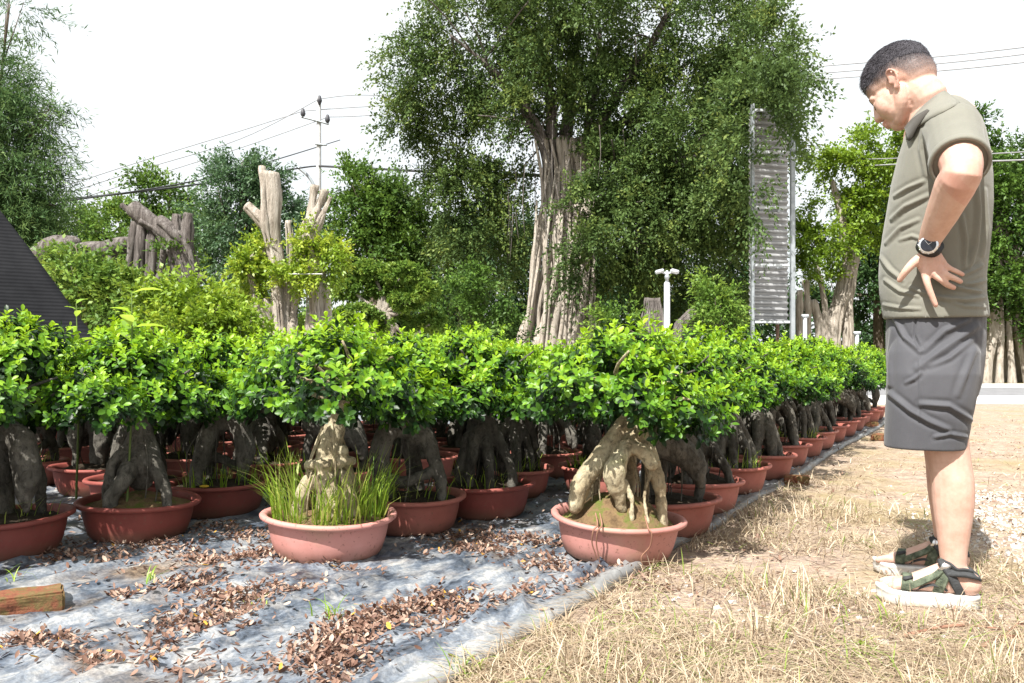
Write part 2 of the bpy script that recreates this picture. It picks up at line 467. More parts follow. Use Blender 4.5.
def tarp_material():
    m, nt, out = new_mat('weed_sheet')
    tc = N(nt, 'ShaderNodeTexCoord'); v = tc.outputs['Object']
    mp = N(nt, 'ShaderNodeMapping'); mp.inputs['Rotation'].default_value = (0, 0, -math.atan2(U.y, U.x)); nt.links.new(v, mp.inputs[0])
    mp2 = N(nt, 'ShaderNodeMapping'); mp2.inputs['Scale'].default_value = (1.0, 2.0, 1); nt.links.new(mp.outputs[0], mp2.inputs[0])
    n1 = nz(nt, 4.2, 12, 0.70, mp2.outputs[0], 0.25)
    r1 = ramp(nt, [(0.36, (0.020, 0.025, 0.035)), (0.46, (0.080, 0.098, 0.128)), (0.55, (0.18, 0.20, 0.23)), (0.67, (0.40, 0.39, 0.37))]); nt.links.new(n1.outputs['Fac'], r1.inputs[0])
    n2 = nz(nt, 11, 8, 0.7, mp.outputs[0]); r2 = ramp(nt, [(0.48, 0.0), (0.70, 0.55)]); nt.links.new(n2.outputs['Fac'], r2.inputs[0])
    c = mix(nt, r2.outputs[0], r1.outputs[0], (0.46, 0.43, 0.39))
    n3 = nz(nt, 1.3, 6, 0.6, v); r3 = ramp(nt, [(0.57, 0.0), (0.66, 0.85)]); nt.links.new(n3.outputs['Fac'], r3.inputs[0])
    n4 = nz(nt, 45, 6, 0.7, v); r4 = ramp(nt, [(0.4, (0.09, 0.055, 0.03)), (0.65, (0.22, 0.15, 0.09))]); nt.links.new(n4.outputs['Fac'], r4.inputs[0])
    c = mix(nt, r3.outputs[0], c, r4.outputs[0])
    n6 = nz(nt, 90, 5, .7, v); r6 = ramp(nt, [(.40, .72), (.6, 1.12)]); nt.links.new(n6.outputs['Fac'], r6.inputs[0])
    c = mix(nt, 1.0, c, r6.outputs[0], 'MULTIPLY')
    sp = N(nt, 'ShaderNodeSeparateXYZ'); nt.links.new(mp.outputs[0], sp.inputs[0])      # the bleached, dusty hem
    mh = N(nt, 'ShaderNodeMapRange'); b0 = W.dot(E0); mh.inputs[1].default_value = b0 + .045; mh.inputs[2].default_value = b0 + .11; mh.inputs[3].default_value = .6; mh.inputs[4].default_value = 0
    nt.links.new(sp.outputs[1], mh.inputs[0]); c = mix(nt, mh.outputs[0], c, (0.27, 0.265, 0.25))
    # woven tape pattern
    w = N(nt, 'ShaderNodeTexWave'); w.inputs['Scale'].default_value = 130; w.inputs['Distortion'].default_value = 0.4; nt.links.new(mp.outputs[0], w.inputs[0])
    b = N(nt, 'ShaderNodeBsdfPrincipled'); nt.links.new(c, b.inputs['Base Color']); b.inputs['Specular IOR Level'].default_value = 0.5
    rr = ramp(nt, [(0.3, 0.36), (0.7, 0.7)]); nt.links.new(n1.outputs['Fac'], rr.inputs[0]); nt.links.new(rr.outputs[0], b.inputs['Roughness'])
    hsum = N(nt, 'ShaderNodeMath', operation='ADD'); nt.links.new(n2.outputs['Fac'], hsum.inputs[0])
    hm = N(nt, 'ShaderNodeMath', operation='MULTIPLY'); hm.inputs[1].default_value = 0.10; nt.links.new(w.outputs['Fac'], hm.inputs[0]); nt.links.new(hm.outputs[0], hsum.inputs[1])
    nt.links.new(bump(nt, hsum.outputs[0], 0.35, 0.006), b.inputs['Normal']); nt.links.new(b.outputs[0], out.inputs[0])
    return m


M['tarp'] = tarp_material()
A = [-2.2 + 0.018 * i for i in range(206)] + [1.52 + 0.12 * i for i in range(60)]
B = [0.010 * i for i in range(22)] + [0.22 + 0.020 * i for i in range(170)] + [3.64 + 0.15 * i for i in range(30)]
V = []
for a in A:
    for b in B:
        q = E0 + U * a + W * (b + tarp_edge(a) * max(0, 1 - b))
        V.append((q.x, q.y, tarp_h(a, b) if b > 0 else 0.003))
nb = len(B); nA = len(A)
Qd = [(i * nb + j, (i + 1) * nb + j, (i + 1) * nb + j + 1, i * nb + j + 1) for i in range(nA - 1) for j in range(nb - 1)]
me = npm('weed_sheet', V, Qd)
o = link('weed_sheet', me, M['tarp'])
tag(o, 'wrinkled dusty blue grey plastic sheet spread on the ground under the pots', 'plastic sheet')
md = o.modifiers.new('thick', 'SOLIDIFY'); md.thickness = 0.003; md.offset = 1


# ------------------------------------------------------------------ leaves as arrays
def unit(a):
    return a / np.maximum(np.linalg.norm(a, axis=1, keepdims=True), 1e-9)


def leaves4(p, d, nrm, L, wd):
    """diamond leaves: one bent quad each"""
    d = unit(d); s = unit(np.cross(d, nrm)); nn = np.cross(s, d)
    L = L[:, None]; wd = wd[:, None]
    V = np.stack([p, p + d * L * 0.45 + s * wd * 0.5 + nn * wd * 0.12, p + d * L - nn * L * 0.06, p + d * L * 0.45 - s * wd * 0.5 + nn * wd * 0.12], 1)
    n = len(p)
    return V.reshape(-1, 3), np.arange(n * 4).reshape(n, 4), 4


def leaves8(p, d, nrm, L, wd, droop=0.18):
    """rounded folded leaves, six quads (two of them narrow at the ends)"""
    d = unit(d); s = unit(np.cross(d, nrm)); nn = np.cross(s, d)
    L = L[:, None]; wd = wd[:, None]
    def pt(t, w, up): return p + d * L * t + s * wd * w + nn * (wd * up - L * droop * t * t)
    V = np.stack([pt(0, 0, 0), pt(.35, 0, 0), pt(.72, 0, 0), pt(1.0, 0, 0),
                  pt(.10, .12, .03), pt(.38, .43, .14), pt(.72, .46, .14), pt(.93, .2, .05),
                  pt(.10, -.12, .03), pt(.38, -.43, .14), pt(.72, -.46, .14), pt(.93, -.2, .05)], 1)
    n = len(p)
    q = np.array([[0, 1, 5, 4], [1, 2, 6, 5], [2, 3, 7, 6], [0, 8, 9, 1], [1, 9, 10, 2], [2, 10, 11, 3]])
    Q = (q[None] + 12 * np.arange(n)[:, None, None]).reshape(-1, 4)
    return V.reshape(-1, 3), Q, 12


def blades(p, lean, hgt, wd, bend):
    """grass blades: three-segment tapering ribbons"""
    n = len(p); up = np.array([0, 0, 1.0])
    side = unit(np.cross(lean, up[None]) + 1e-6)
    rows = []
    for t, w in ((0, 1.0), (0.4, 0.85), (0.75, 0.55), (1.0, 0.08)):
        c = p + up * (hgt * (t - bend * t * t * 0.55))[:, None] + lean * (hgt * (0.15 * t + bend * t * t))[:, None]
        rows += [c - side * (wd * w * 0.5)[:, None], c + side * (wd * w * 0.5)[:, None]]
    V = np.stack(rows, 1)
    q = np.array([[0, 1, 3, 2], [2, 3, 5, 4], [4, 5, 7, 6]])
    Q = (q[None] + 8 * np.arange(n)[:, None, None]).reshape(-1, 4)
    return V.reshape(-1, 3), Q, 8


def rdir(rng, n):
    return unit(rng.normal(size=(n, 3)))


def fbm(x, y, s, seed):
    return np.array([noise.noise(Vector((float(a) * s + seed, float(b) * s, seed))) for a, b in zip(x, y)])


# ------------------------------------------------------------------ dry grass, litter
def dry_grass():
    rng = np.random.default_rng(3)
    P_, H_ = [], []
    n = 120000
    # depth drawn so that the near ground gets more blades
    y = 1.25 + (13.0 - 1.25) * rng.random(n) ** 1.9
    edge = E0.x + (y - E0.y) * U.x / U.y
    x = edge + 0.02 + rng.random(n) ** 1.15 * (0.75 * y + 1.2 - np.minimum(edge, 1.5) * 0.3)
    c = fbm(x, y, 2.2, 3.0); c2 = fbm(x, y, 7.0, 8.0)
    path = np.clip((x - (1.30 + (y - 2.4) * 0.10)) / 0.6, 0, 1)     # trodden ground on the right
    keep = (0.42 + 1.1 * c + 0.6 * c2) * (1 - 0.80 * path) * np.clip(1.25 - y / 11.0, 0.15, 1)
    near_ = np.exp(-(((x - 0.75) / 0.75) ** 2 + ((y - 1.75) / 0.55) ** 2)); keep += 0.55 * near_
    bare = np.exp(-(((x - 0.62) / 0.22) ** 2 + ((y - 2.45) / 0.30) ** 2))    # mossy bare soil before the faded pot
    keep *= 1 - 0.92 * bare
    man = np.exp(-(((x - 1.27) / 0.16) ** 2 + ((y - 2.55) / 0.2) ** 2)); keep *= 1 - 0.85 * man
    man2 = np.exp(-(((x - 1.20) / 0.17) ** 2 + ((y - 2.46) / 0.07) ** 2)); keep *= 1 - 0.75 * man2
    k = rng.random(n) < keep
    x, y, c, path = x[k], y[k], c[k], path[k]
    n = len(x)
    standing = rng.random(n) < np.clip(0.42 + 0.6 * c, 0.06, 0.9) * (1 - 0.85 * path)
    h = np.where(standing, rng.uniform(0.035, 0.115, n) * (0.85 + 0.7 * np.clip(c, -.4, .6)), rng.uniform(0.05, 0.13, n))
    h *= np.clip(1.2 - y / 16, 0.55, 1) * (1 + .35 * np.exp(-(((x - 0.75) / 0.75) ** 2 + ((y - 1.75) / 0.5) ** 2)))
    ang = rng.uniform(0, 2 * np.pi, n)
    lean = np.stack([np.cos(ang), np.sin(ang), np.zeros(n)], 1)
    bend = np.where(standing, rng.uniform(0.1, 0.9, n), rng.uniform(1.5, 1.75, n))
    wd = rng.uniform(0.0016, 0.0038, n) * np.clip(0.75 + y / 6, 1, 2.2)
    p = np.stack([x, y, np.full(n, 0.002)], 1)
    V, Q, m = blades(p, lean, h, wd, bend)
    V[:, 2] = np.maximum(V[:, 2], 0.003 + rng.random(len(V)) * 0.008)
    tone = rng.uniform(0.05, 0.88, n) * (0.75 + 0.35 * np.clip(c + .3, 0, 1)); tone = np.clip(tone, 0, 0.89)
    green = rng.random(n) < 0.05 + 0.10 * np.exp(-(((x - 0.55) / 0.35) ** 2 + ((y - 2.3) / 0.4) ** 2)); tone[green] = rng.uniform(0.94, 1, green.sum())
    o = link('dry_grass', npm('dry_grass', V, Q, np.repeat(tone, m)), M['straw'], smooth=True)
    tag(o, kind='stuff')


dry_grass()

# litter heaps seen on the sheet: photograph position, half sizes in metres along / across, how many
HEAPS = [(385, 632, .26, .10, 560), (320, 655, .16, .08, 300), (425, 610, .12, .08, 200), (240, 612, .20, .11, 420), (205, 628, .13, .09, 170),
         (180, 592, .14, .05, 150), (230, 565, .16, .07, 190), (40, 652, .07, .09, 150), (120, 604, .03, .04, 30), (300, 566, .06, .20, 160),
         (470, 553, .10, .14, 240), (520, 545, .10, .16, 220), (545, 570, .10, .07, 120), (455, 540, .10, .20, 240), (150, 550, .12, .35, 420),
         (60, 560, .12, .30, 300), (225, 538, .10, .25, 260), (340, 552, .05, .05, 30), (340, 680, .14, .07, 150), (170, 668, .10, .16, 120),
         (90, 668, .05, .08, 60), (520, 600, .10, .05, 60), (460, 625, .16, .04, 70), (575, 590, .16, .03, 50), (640, 585, .10, .10, 60)]


def litter():
    rng = np.random.default_rng(11)
    X, Y = [], []
    for px, py, sa, sb, n in HEAPS:
        n = int(n * 2.0)
        c = Vector(G(px, py))
        a = rng.normal(0, sa, n) * 0.66; b = rng.normal(0, sb, n) * 0.66
        wob = 0.5 * sb * np.sin(a / max(sa, .01) * 2.3 + px)
        X.append(c.x + U.x * a + W.x * (b + wob)); Y.append(c.y + U.y * a + W.y * (b + wob))
    n = 900                                           # strays over the whole sheet
    a = rng.uniform(-1.6, 1.5, n); b = rng.uniform(0, 3.6, n)
    X.append(E0.x + U.x * a + W.x * b); Y.append(E0.y + U.y * a + W.y * b)
    n = 2600                                          # under the benches of pots, deeper in
    a = rng.uniform(0.1, 4.5, n); b = rng.uniform(0, 4.5, n)
    X.append(E0.x + U.x * a + W.x * b); Y.append(E0.y + U.y * a + W.y * b)
    X = np.concatenate(X); Y = np.concatenate(Y); n_t = len(X)
    n = 12000                                         # on the grass side
    y = 1.4 + 8.5 * rng.random(n) ** 1.6
    x = E0.x + (y - E0.y) * U.x / U.y + 0.03 + rng.random(n) * (0.9 + 0.55 * y)
    cl = fbm(x, y, 2.6, 21.0); k = rng.random(n) < 0.22 + 1.2 * cl
    x, y = x[k], y[k]
    X = np.concatenate([X, x]); Y = np.concatenate([Y, y]); n = len(X)
    z = np.zeros(n)
    for i in range(n):
        a, b = on_tarp(X[i], Y[i])
        z[i] = (tarp_h(a, b) if b > 0 else 0.004) + 0.003 + rng.random() ** 2 * 0.012
    p = np.stack([X, Y, z], 1)
    ang = rng.uniform(0, 2 * np.pi, n)
    d = np.stack([np.cos(ang), np.sin(ang), rng.normal(0, 0.28, n)], 1)
    nr = unit(np.stack([rng.normal(0, .45, n), rng.normal(0, .45, n), np.ones(n)], 1))
    L = rng.uniform(0.012, 0.027, n); wd = L * rng.uniform(0.26, 0.46, n)
    V, Q, m = leaves8(p, d, nr, L, wd * 1.2, droop=-0.42)
    V[:, 2] = np.maximum(V[:, 2], np.repeat(z, m) - 0.003)
    tone = np.clip(rng.normal(0.50, 0.28, n), 0, 0.94); tone[n_t:] = np.clip(rng.normal(0.62, 0.2, n - n_t), 0, 0.94)
    tone[rng.random(n) < 0.012] = 1.0
    o = link('fallen_leaves', npm('fallen_leaves', V, Q, np.repeat(tone, m)), M['dead_leaf'])
    tag(o, kind='stuff')


litter()


def pebbles():
    rng = np.random.default_rng(5)
    g = Geo()
    spots = [(990, 520, 0.22, 420), (1010, 500, 0.22, 300), (1000, 545, .2, 220), (985, 498, .12, 160), (1030, 540, .3, 200), (905, 620, .3, 40), (800, 640, .35, 50), (940, 655, .3, 60), (760, 600, .35, 30)]
    for px, py, s, n in spots:
        c = G(px, py)
        for i in range(n):
            r = rng.uniform(0.002, 0.007) if rng.random() < .9 else rng.uniform(.007, .013)
            q = Quaternion(Vector(rng.normal(size=3)).normalized(), rng.uniform(0, 6)).to_matrix()
            b0 = len(g.v)
            g.box((c[0] + rng.normal(0, s * .7), c[1] + rng.normal(0, s), r * 0.35), (r * 2.2, r * 1.6, r * 0.9), rot=q)
            for v in g.v[b0:]: v += Vector(rng.normal(0, r * .22, 3))
    tag(g.obj('gravel', M['gravel'], smooth=False), kind='stuff')


pebbles()

# twigs lying on the trodden ground
TW = [((905, 640), (1000, 634), 0.006, 'thin brown twig lying on the dry ground in front of the sandals'),
      ((975, 655), (1030, 643), 0.007, 'forked brown twig lying on the bare ground at the lower right corner')]
for (a, b, r, lb) in TW:
    pa, pb = Vector((*G(*a), .012)), Vector((*G(*b), .014)); mid = (pa + pb) / 2 + Vector((0.02, .03, .008))
    g = Geo().tube([pa, mid, pb], [r, r * .8, r * .4], 6, 4)
    if 'forked' in lb: g.tube([mid, mid + Vector((.10, .10, .004))], [r * .6, r * .3], 6, 4)
    tag(g.obj('twig', M['root_string']), lb, 'twig')


# bricks
def brick(px, py, size, rz, lb, rx=0.0):
    x, y = G(px, py)
    a, b = on_tarp(x, y)
    g = Geo().box((0, 0, 0), size, bev=0.006)
    me = g.mesh('brick')
    bm = bmesh.new(); bm.from_mesh(me); bmesh.ops.subdivide_edges(bm, edges=bm.edges[:], cuts=5, use_grid_fill=True); bm.to_mesh(me); bm.free()
    roughen(me, 0.006, 22, px); roughen(me, 0.003, 60, px)
    o = link('brick', me, M['brick'], smooth=False)
    o.location = (x, y, size[2] / 2 + (0.012 if b > 0 else 0.0)); o.rotation_euler = (rx, 0, rz)
    tag(o, lb, 'brick', 'loose bricks on the ground')


brick(16, 618, (0.24, 0.115, 0.06), 0.55, 'mossy red brick lying on the plastic sheet below the pots at the left edge')
brick(797, 485, (0.14, 0.11, 0.055), -0.35, 'broken red brick lying alone beside the middle of the edge row of pots')
brick(880, 440, (0.22, 0.11, 0.055), 0.9, 'reddish brick on dry grass beside the man\'s shorts, at the far pots')
brick(868, 428, (0.2, 0.11, 0.055), 0.3, 'reddish brick lying farthest along the edge row, just behind another brick')
# ================================================================== potted bonsai
def pot_mesh(name, R=0.235, h=0.155, seed=0):
    g = Geo()
    k = R / 0.235
    prof = [(0.0, 0.0), (0.150 * k, 0.0), (0.172 * k, 0.006), (0.187 * k, 0.022), (0.198 * k, 0.055), (0.207 * k, 0.095), (0.212 * k, h - 0.027), (0.214 * k, h - 0.022),
            (0.232 * k, h - 0.020), (0.239 * k, h - 0.014), (0.240 * k, h - 0.006), (0.235 * k, h), (0.222 * k, h), (0.213 * k, h - 0.006), (0.207 * k, h - 0.03), (0.200 * k, 0.07), (0.0, 0.068)]
    g.lathe(prof, 56)
    me = g.mesh(name)
    V = verts_np(me)
    a = np.arctan2(V[:, 1], V[:, 0])
    s = 1 + 0.018 * np.cos(2 * a + seed) + 0.008 * np.cos(3 * a + 2 * seed)
    V[:, 0] *= s * 1.03; V[:, 1] *= s * 0.97
    V[:, 2] += 0.003 * np.cos(2 * a + seed * 3) * np.clip(V[:, 2] / 0.15, 0, 1)
    set_verts(me, V)
    return me


POTS = [pot_mesh('pot', 0.235, 0.155, s) for s in (0.3, 1.7, 3.1)]


def soil_mesh(mound, seed, R=0.205):
    g = Geo(); n, seg = 9, 36
    V = [(0, 0, 0.128 + mound)]
    for i in range(1, n + 1):
        t = i / n
        for j in range(seg):
            a = 2 * math.pi * j / seg
            z = 0.128 + mound * max(0.0, (1 - t * t)) ** 1.3 + 0.016 * noise.noise(Vector((t * math.cos(a) * 4, t * math.sin(a) * 4, seed))) * (1 if t < 1 else 0)
            V.append((R * t * math.cos(a) * 1.02, R * t * math.sin(a) * 0.965, z))
    Fc = [(0, 1 + j, 1 + (j + 1) % seg) for j in range(seg)]
    for i in range(n - 1):
        for j in range(seg):
            k = (j + 1) % seg
            Fc.append((1 + i * seg + j, 1 + (i + 1) * seg + j, 1 + (i + 1) * seg + k, 1 + i * seg + k))
    me = g.add(V, Fc).mesh('soil')
    return me


SOILS = [soil_mesh(0.03, 1.0), soil_mesh(0.05, 2.0), soil_mesh(0.115, 3.0)]


def crown_branches(g, rng, top, n=14, R=0.28, z0=0.54, z1=0.78):
    for i in range(n):
        a = 2 * math.pi * (i + rng.random() * .7) / n; r = R * rng.uniform(.45, 1.0)
        e = Vector((r * math.cos(a), r * math.sin(a), rng.uniform(z0 + .04, z1)))
        s = Vector(top) + Vector((rng.normal(0, .015), rng.normal(0, .015), -rng.random() * .05))
        mid = s.lerp(e, .5) + Vector((rng.normal(0, .03), rng.normal(0, .03), .02))
        g.tube([s, mid, e], [0.012, 0.008, 0.004], 6, 3, False)


def trunk_mesh(tubes, balls, seed, strings=6, top=(0, 0, .56), sq=.88, thin=.92):
    g = Geo()
    for pts, rad in tubes: g.tube(pts, [q * thin for q in rad], 14, 5)
    for c, r in balls: g.ball(c, r)
    for v in g.v: v.x *= sq; v.y *= sq
    me = g.fused('trunk', 0.0055, 2, 0.5)
    roughen(me, 0.010, 9, seed); roughen(me, 0.0045, 30, seed); roughen(me, .0022, 80, seed)
    rng = np.random.default_rng(int(seed * 10) + 1)
    g2 = Geo()
    crown_branches(g2, rng, top)
    for i in range(strings):                              # hanging aerial roots
        a = rng.uniform(0, 6.28); r = rng.uniform(.05, .13)
        p0 = Vector((r * .4 * math.cos(a), r * .4 * math.sin(a), rng.uniform(.36, .5))); p2 = Vector((r * math.cos(a), r * math.sin(a), .13))
        p1 = p0.lerp(p2, .5) + Vector((rng.normal(0, .02), rng.normal(0, .02), 0)) + Vector((math.cos(a), math.sin(a), 0)) * .04
        g2.tube([p0, p1, p2], [.004, .003, .003], 5, 4, False)
    bm = bmesh.new(); bm.from_mesh(me)
    m2 = g2.mesh('t2'); bm.from_mesh(m2); bm.to_mesh(me); bm.free(); bpy.data.meshes.remove(m2)
    return me


T = {}
T['tent'] = trunk_mesh([
    ([(0.03, 0, .60), (.025, 0, .54), (.02, 0, .49), (.02, .02, .40)], [.032, .036, .042, .040]),
    ([(.02, -.005, .52), (-.025, -.02, .45), (-.09, -.05, .365), (-.145, -.07, .29), (-.17, -.08, .19)], [.032, .044, .043, .040, .028]),
    ([(.035, 0, .51), (.085, -.03, .42), (.118, -.05, .33), (.142, -.06, .24), (.148, -.07, .14)], [.030, .034, .029, .025, .024]),
    ([(.03, -.04, .45), (-.01, -.095, .405), (-.037, -.12, .345), (-.03, -.12, .275), (-.005, -.11, .20)], [.028, .038, .043, .034, .018]),
    ([(.005, -.085, .425), (.055, -.11, .408), (.09, -.115, .365)], [.032, .029, .024]),
    ([(.02, .03, .46), (.04, .10, .32), (.06, .15, .12)], [.034, .034, .028]), ([(0, .03, .46), (-.07, .11, .30), (-.1, .14, .12)], [.03, .032, .028]),
    ([(.0, -.11, .30), (.025, -.13, .24), (.03, -.14, .17)], [.010, .009, .008]), ([(.10, -.06, .33), (.075, -.10, .25), (.09, -.13, .16)], [.009, .008, .008])], [], 1.0, 12, top=(.03, 0, .58), sq=1.0, thin=.9)
T['wrapped'] = trunk_mesh([
    ([(0.03, 0, .62), (.025, 0, .53), (.015, 0, .46), (.0, -.005, .39), (-.012, -.01, .32), (-.005, -.02, .23), (.0, -.02, .12)], [.028, .033, .040, .048, .050, .046, .05]),
    ([(-.075, .0, .325), (-.055, -.05, .335), (-.01, -.072, .335), (.05, -.055, .345), (.08, .0, .345)], [.020, .021, .021, .021, .020]),
    ([(-.02, -.04, .32), (.01, -.075, .27), (.04, -.085, .20), (.05, -.09, .12)], [.030, .032, .028, .022]),
    ([(-.05, -.02, .28), (-.085, -.05, .23), (-.095, -.06, .13)], [.034, .034, .028]), ([(.05, -.02, .29), (.08, -.05, .23), (.095, -.06, .13)], [.026, .027, .02]), ([(.02, .03, .34), (.05, .08, .22), (.06, .10, .12)], [.04, .036, .03])],
    [((.055, -.045, .385), .025)], 2.0, 10, top=(.03, 0, .60), sq=1.0, thin=.95)
T['squat'] = trunk_mesh([
    ([(0, 0, .58), (-.005, 0, .48), (0, 0, .40), (.01, -.01, .32), (0, 0, .25)], [.034, .045, .075, .095, .07]),
    ([(.05, -.03, .34), (.12, -.06, .26), (.16, -.08, .20), (.175, -.10, .13)], [.05, .04, .032, .022]),
    ([(.0, -.05, .33), (-.02, -.13, .24), (-.06, -.15, .18), (-.05, -.16, .12)], [.05, .036, .03, .022]),
    ([(-.06, -.02, .33), (-.12, -.04, .24), (-.14, -.05, .13)], [.035, .03, .022]),
    ([(-.05, -.06, .36), (-.09, -.09, .30), (-.07, -.10, .2)], [.022, .022, .015]),
    ([(.02, .05, .34), (.05, .13, .22), (.06, .15, .12)], [.05, .04, .03])], [], 3.0, 6)
T['twin_bulb'] = trunk_mesh([
    ([(0, 0, .58), (0, 0, .49), (0, .01, .44), (0, .03, .3), (0, .04, .12)], [.036, .05, .06, .06, .05]),
    ([(-.02, -.03, .46), (-.07, -.07, .42), (-.085, -.09, .33), (-.075, -.09, .24)], [.04, .05, .056, .02]),
    ([(.02, -.03, .47), (.07, -.08, .42), (.085, -.10, .34), (.08, -.10, .25), (.085, -.10, .18)], [.045, .062, .066, .045, .02]),
    ([(-.05, .02, .4), (-.13, .03, .28), (-.15, .02, .12)], [.035, .03, .02]), ([(.06, .03, .4), (.14, .05, .28), (.15, .05, .12)], [.035, .03, .02])], [], 4.0, 4)
T['fat_arm'] = trunk_mesh([
    ([(-.02, .02, .58), (-.03, .01, .50), (-.04, .0, .42), (-.03, .02, .3), (-.03, .02, .12)], [.036, .05, .065, .07, .06]),
    ([(-.14, -.04, .40), (-.06, -.09, .40), (.05, -.11, .37), (.13, -.11, .31), (.165, -.11, .22)], [.06, .078, .072, .058, .026]),
    ([(.0, .02, .48), (.08, .0, .44), (.14, -.01, .36), (.18, -.03, .24), (.17, -.03, .13)], [.04, .045, .04, .034, .022]),
    ([(-.10, -.04, .38), (-.15, -.06, .28), (-.15, -.07, .13)], [.04, .035, .024])], [], 5.0, 5)
T['arched'] = trunk_mesh([
    ([(.0, 0, .58), (-.02, 0, .49), (-.03, 0, .44)], [.034, .045, .055]),
    ([(-.02, 0, .46), (-.10, -.04, .42), (-.14, -.06, .33), (-.12, -.07, .24), (-.08, -.08, .13)], [.05, .055, .058, .042, .026]),
    ([(0, 0, .46), (.08, -.03, .40), (.13, -.05, .30), (.16, -.07, .2), (.165, -.08, .12)], [.045, .042, .036, .03, .022]),
    ([(-.12, -.07, .235), (-.02, -.10, .215), (.07, -.09, .24), (.12, -.05, .26)], [.024, .028, .027, .022]),
    ([(-.01, .03, .45), (0, .10, .32), (.02, .14, .12)], [.05, .05, .035])], [((.03, -.02, .41), .045)], 6.0, 6)
rr = np.random.default_rng(77)
for nm in ('rootfoot', 'gnarled'):
    tb = [([(0, 0, .58), (rr.normal(0, .01), 0, .49), (0, 0, .40), (0, 0, .30)], [.034, .046, .06, .06])]
    for i in range(7):
        a = 2 * math.pi * (i + rr.random() * .6) / 7; R = rr.uniform(.12, .18); f = rr.uniform(.045, .075)
        c, s = math.cos(a), math.sin(a)
        tb.append(([(c * .02, s * .02, rr.uniform(.40, .47)), (c * R * .55, s * R * .55, rr.uniform(.32, .40)), (c * R * .95, s * R * .95, .22), (c * R, s * R, .11)], [.035, f * .75, f * .6, .022]))
    T[nm] = trunk_mesh(tb, [], 7.0 + len(T), 8)


def crown_mesh(seed, R=0.40, zc=0.64, zt=0.91, zb=0.52, n=520, shoots=4):
    """cushions of folded leaves heaped into an uneven dome, older darker leaves inside"""
    rng = np.random.default_rng(seed)
    cl = [(rng.uniform(-.04, .04), rng.uniform(-.04, .04), zt - .07, .125)]
    for m_, rr0, z0, q in ((5, .58, zt - .135, .122), (7, 1.02, zc - .080, .112)):
        for i in range(m_):
            a_ = 6.283 * (i + rng.uniform(-.25, .25)) / m_ + seed; r_ = R * rr0 * rng.uniform(.78, 1.1) - .05
            cl.append((r_ * math.cos(a_), r_ * math.sin(a_), z0 + rng.uniform(-.045, .035), q * rng.uniform(.82, 1.2)))
    cl = np.array(cl); ci = rng.integers(0, len(cl), n); C_ = cl[ci]
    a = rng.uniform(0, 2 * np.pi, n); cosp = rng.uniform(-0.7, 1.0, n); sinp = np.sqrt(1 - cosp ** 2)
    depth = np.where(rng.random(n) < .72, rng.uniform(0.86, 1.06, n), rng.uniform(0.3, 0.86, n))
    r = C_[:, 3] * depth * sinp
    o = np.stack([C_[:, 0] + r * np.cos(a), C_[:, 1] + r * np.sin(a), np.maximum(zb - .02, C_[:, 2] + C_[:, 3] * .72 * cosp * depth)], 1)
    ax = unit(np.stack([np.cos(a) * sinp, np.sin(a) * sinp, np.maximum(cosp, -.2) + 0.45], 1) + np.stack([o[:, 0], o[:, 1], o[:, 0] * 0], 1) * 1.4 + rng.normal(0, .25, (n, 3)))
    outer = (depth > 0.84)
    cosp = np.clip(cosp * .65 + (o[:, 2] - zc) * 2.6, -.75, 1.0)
    # a few taller shoots
    tall = rng.choice(n, shoots * 3, replace=False); tall = tall[(cosp[tall] > .6)][:shoots]
    p, d, nr, L, wd, tone = [], [], [], [], [], []
    k = 9
    for i in range(n):
        slen = rng.uniform(.03, .06) * (2.0 if i in tall else 1.0)
        b1 = np.cross(ax[i], [0.3, .2, 1.0]); b1 /= np.linalg.norm(b1); b2 = np.cross(ax[i], b1)
        ph = rng.uniform(0, 6.28)
        base_t = (0.45 + 0.34 * cosp[i] if outer[i] else 0.06 + .08 * cosp[i]) + rng.normal(0, .07)  # low and inner leaves toned darker: age plus painted shade
        kk = k + (4 if i in tall else 0)
        for j in range(kk):
            t = j / (kk - 1)
            q = ph + j * 2.4
            rad = b1 * math.cos(q) + b2 * math.sin(q)
            el = 0.15 + 0.85 * t
            dd = rad * math.cos(el) + ax[i] * math.sin(el)
            p.append(o[i] + ax[i] * slen * t); d.append(dd); nr.append(ax[i] - dd * .3 + np.array([0, 0, .35]))
            l = rng.uniform(.026, .041) * (1.08 - .35 * t)
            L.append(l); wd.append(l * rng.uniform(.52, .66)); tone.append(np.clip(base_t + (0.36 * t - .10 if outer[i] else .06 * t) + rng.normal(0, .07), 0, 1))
    V, Q, m = leaves8(np.array(p), np.array(d), np.array(nr), np.array(L), np.array(wd))
    return npm('crown', V, Q, np.repeat(np.array(tone), m))


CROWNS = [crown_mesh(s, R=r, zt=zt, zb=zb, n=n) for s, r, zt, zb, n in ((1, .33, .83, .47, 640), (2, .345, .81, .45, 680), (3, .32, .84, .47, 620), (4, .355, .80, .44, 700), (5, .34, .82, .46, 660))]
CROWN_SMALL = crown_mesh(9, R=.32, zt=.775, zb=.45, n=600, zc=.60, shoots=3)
CROWN_BIG = crown_mesh(12, R=.42, zt=.85, zb=.44, n=860, shoots=7)


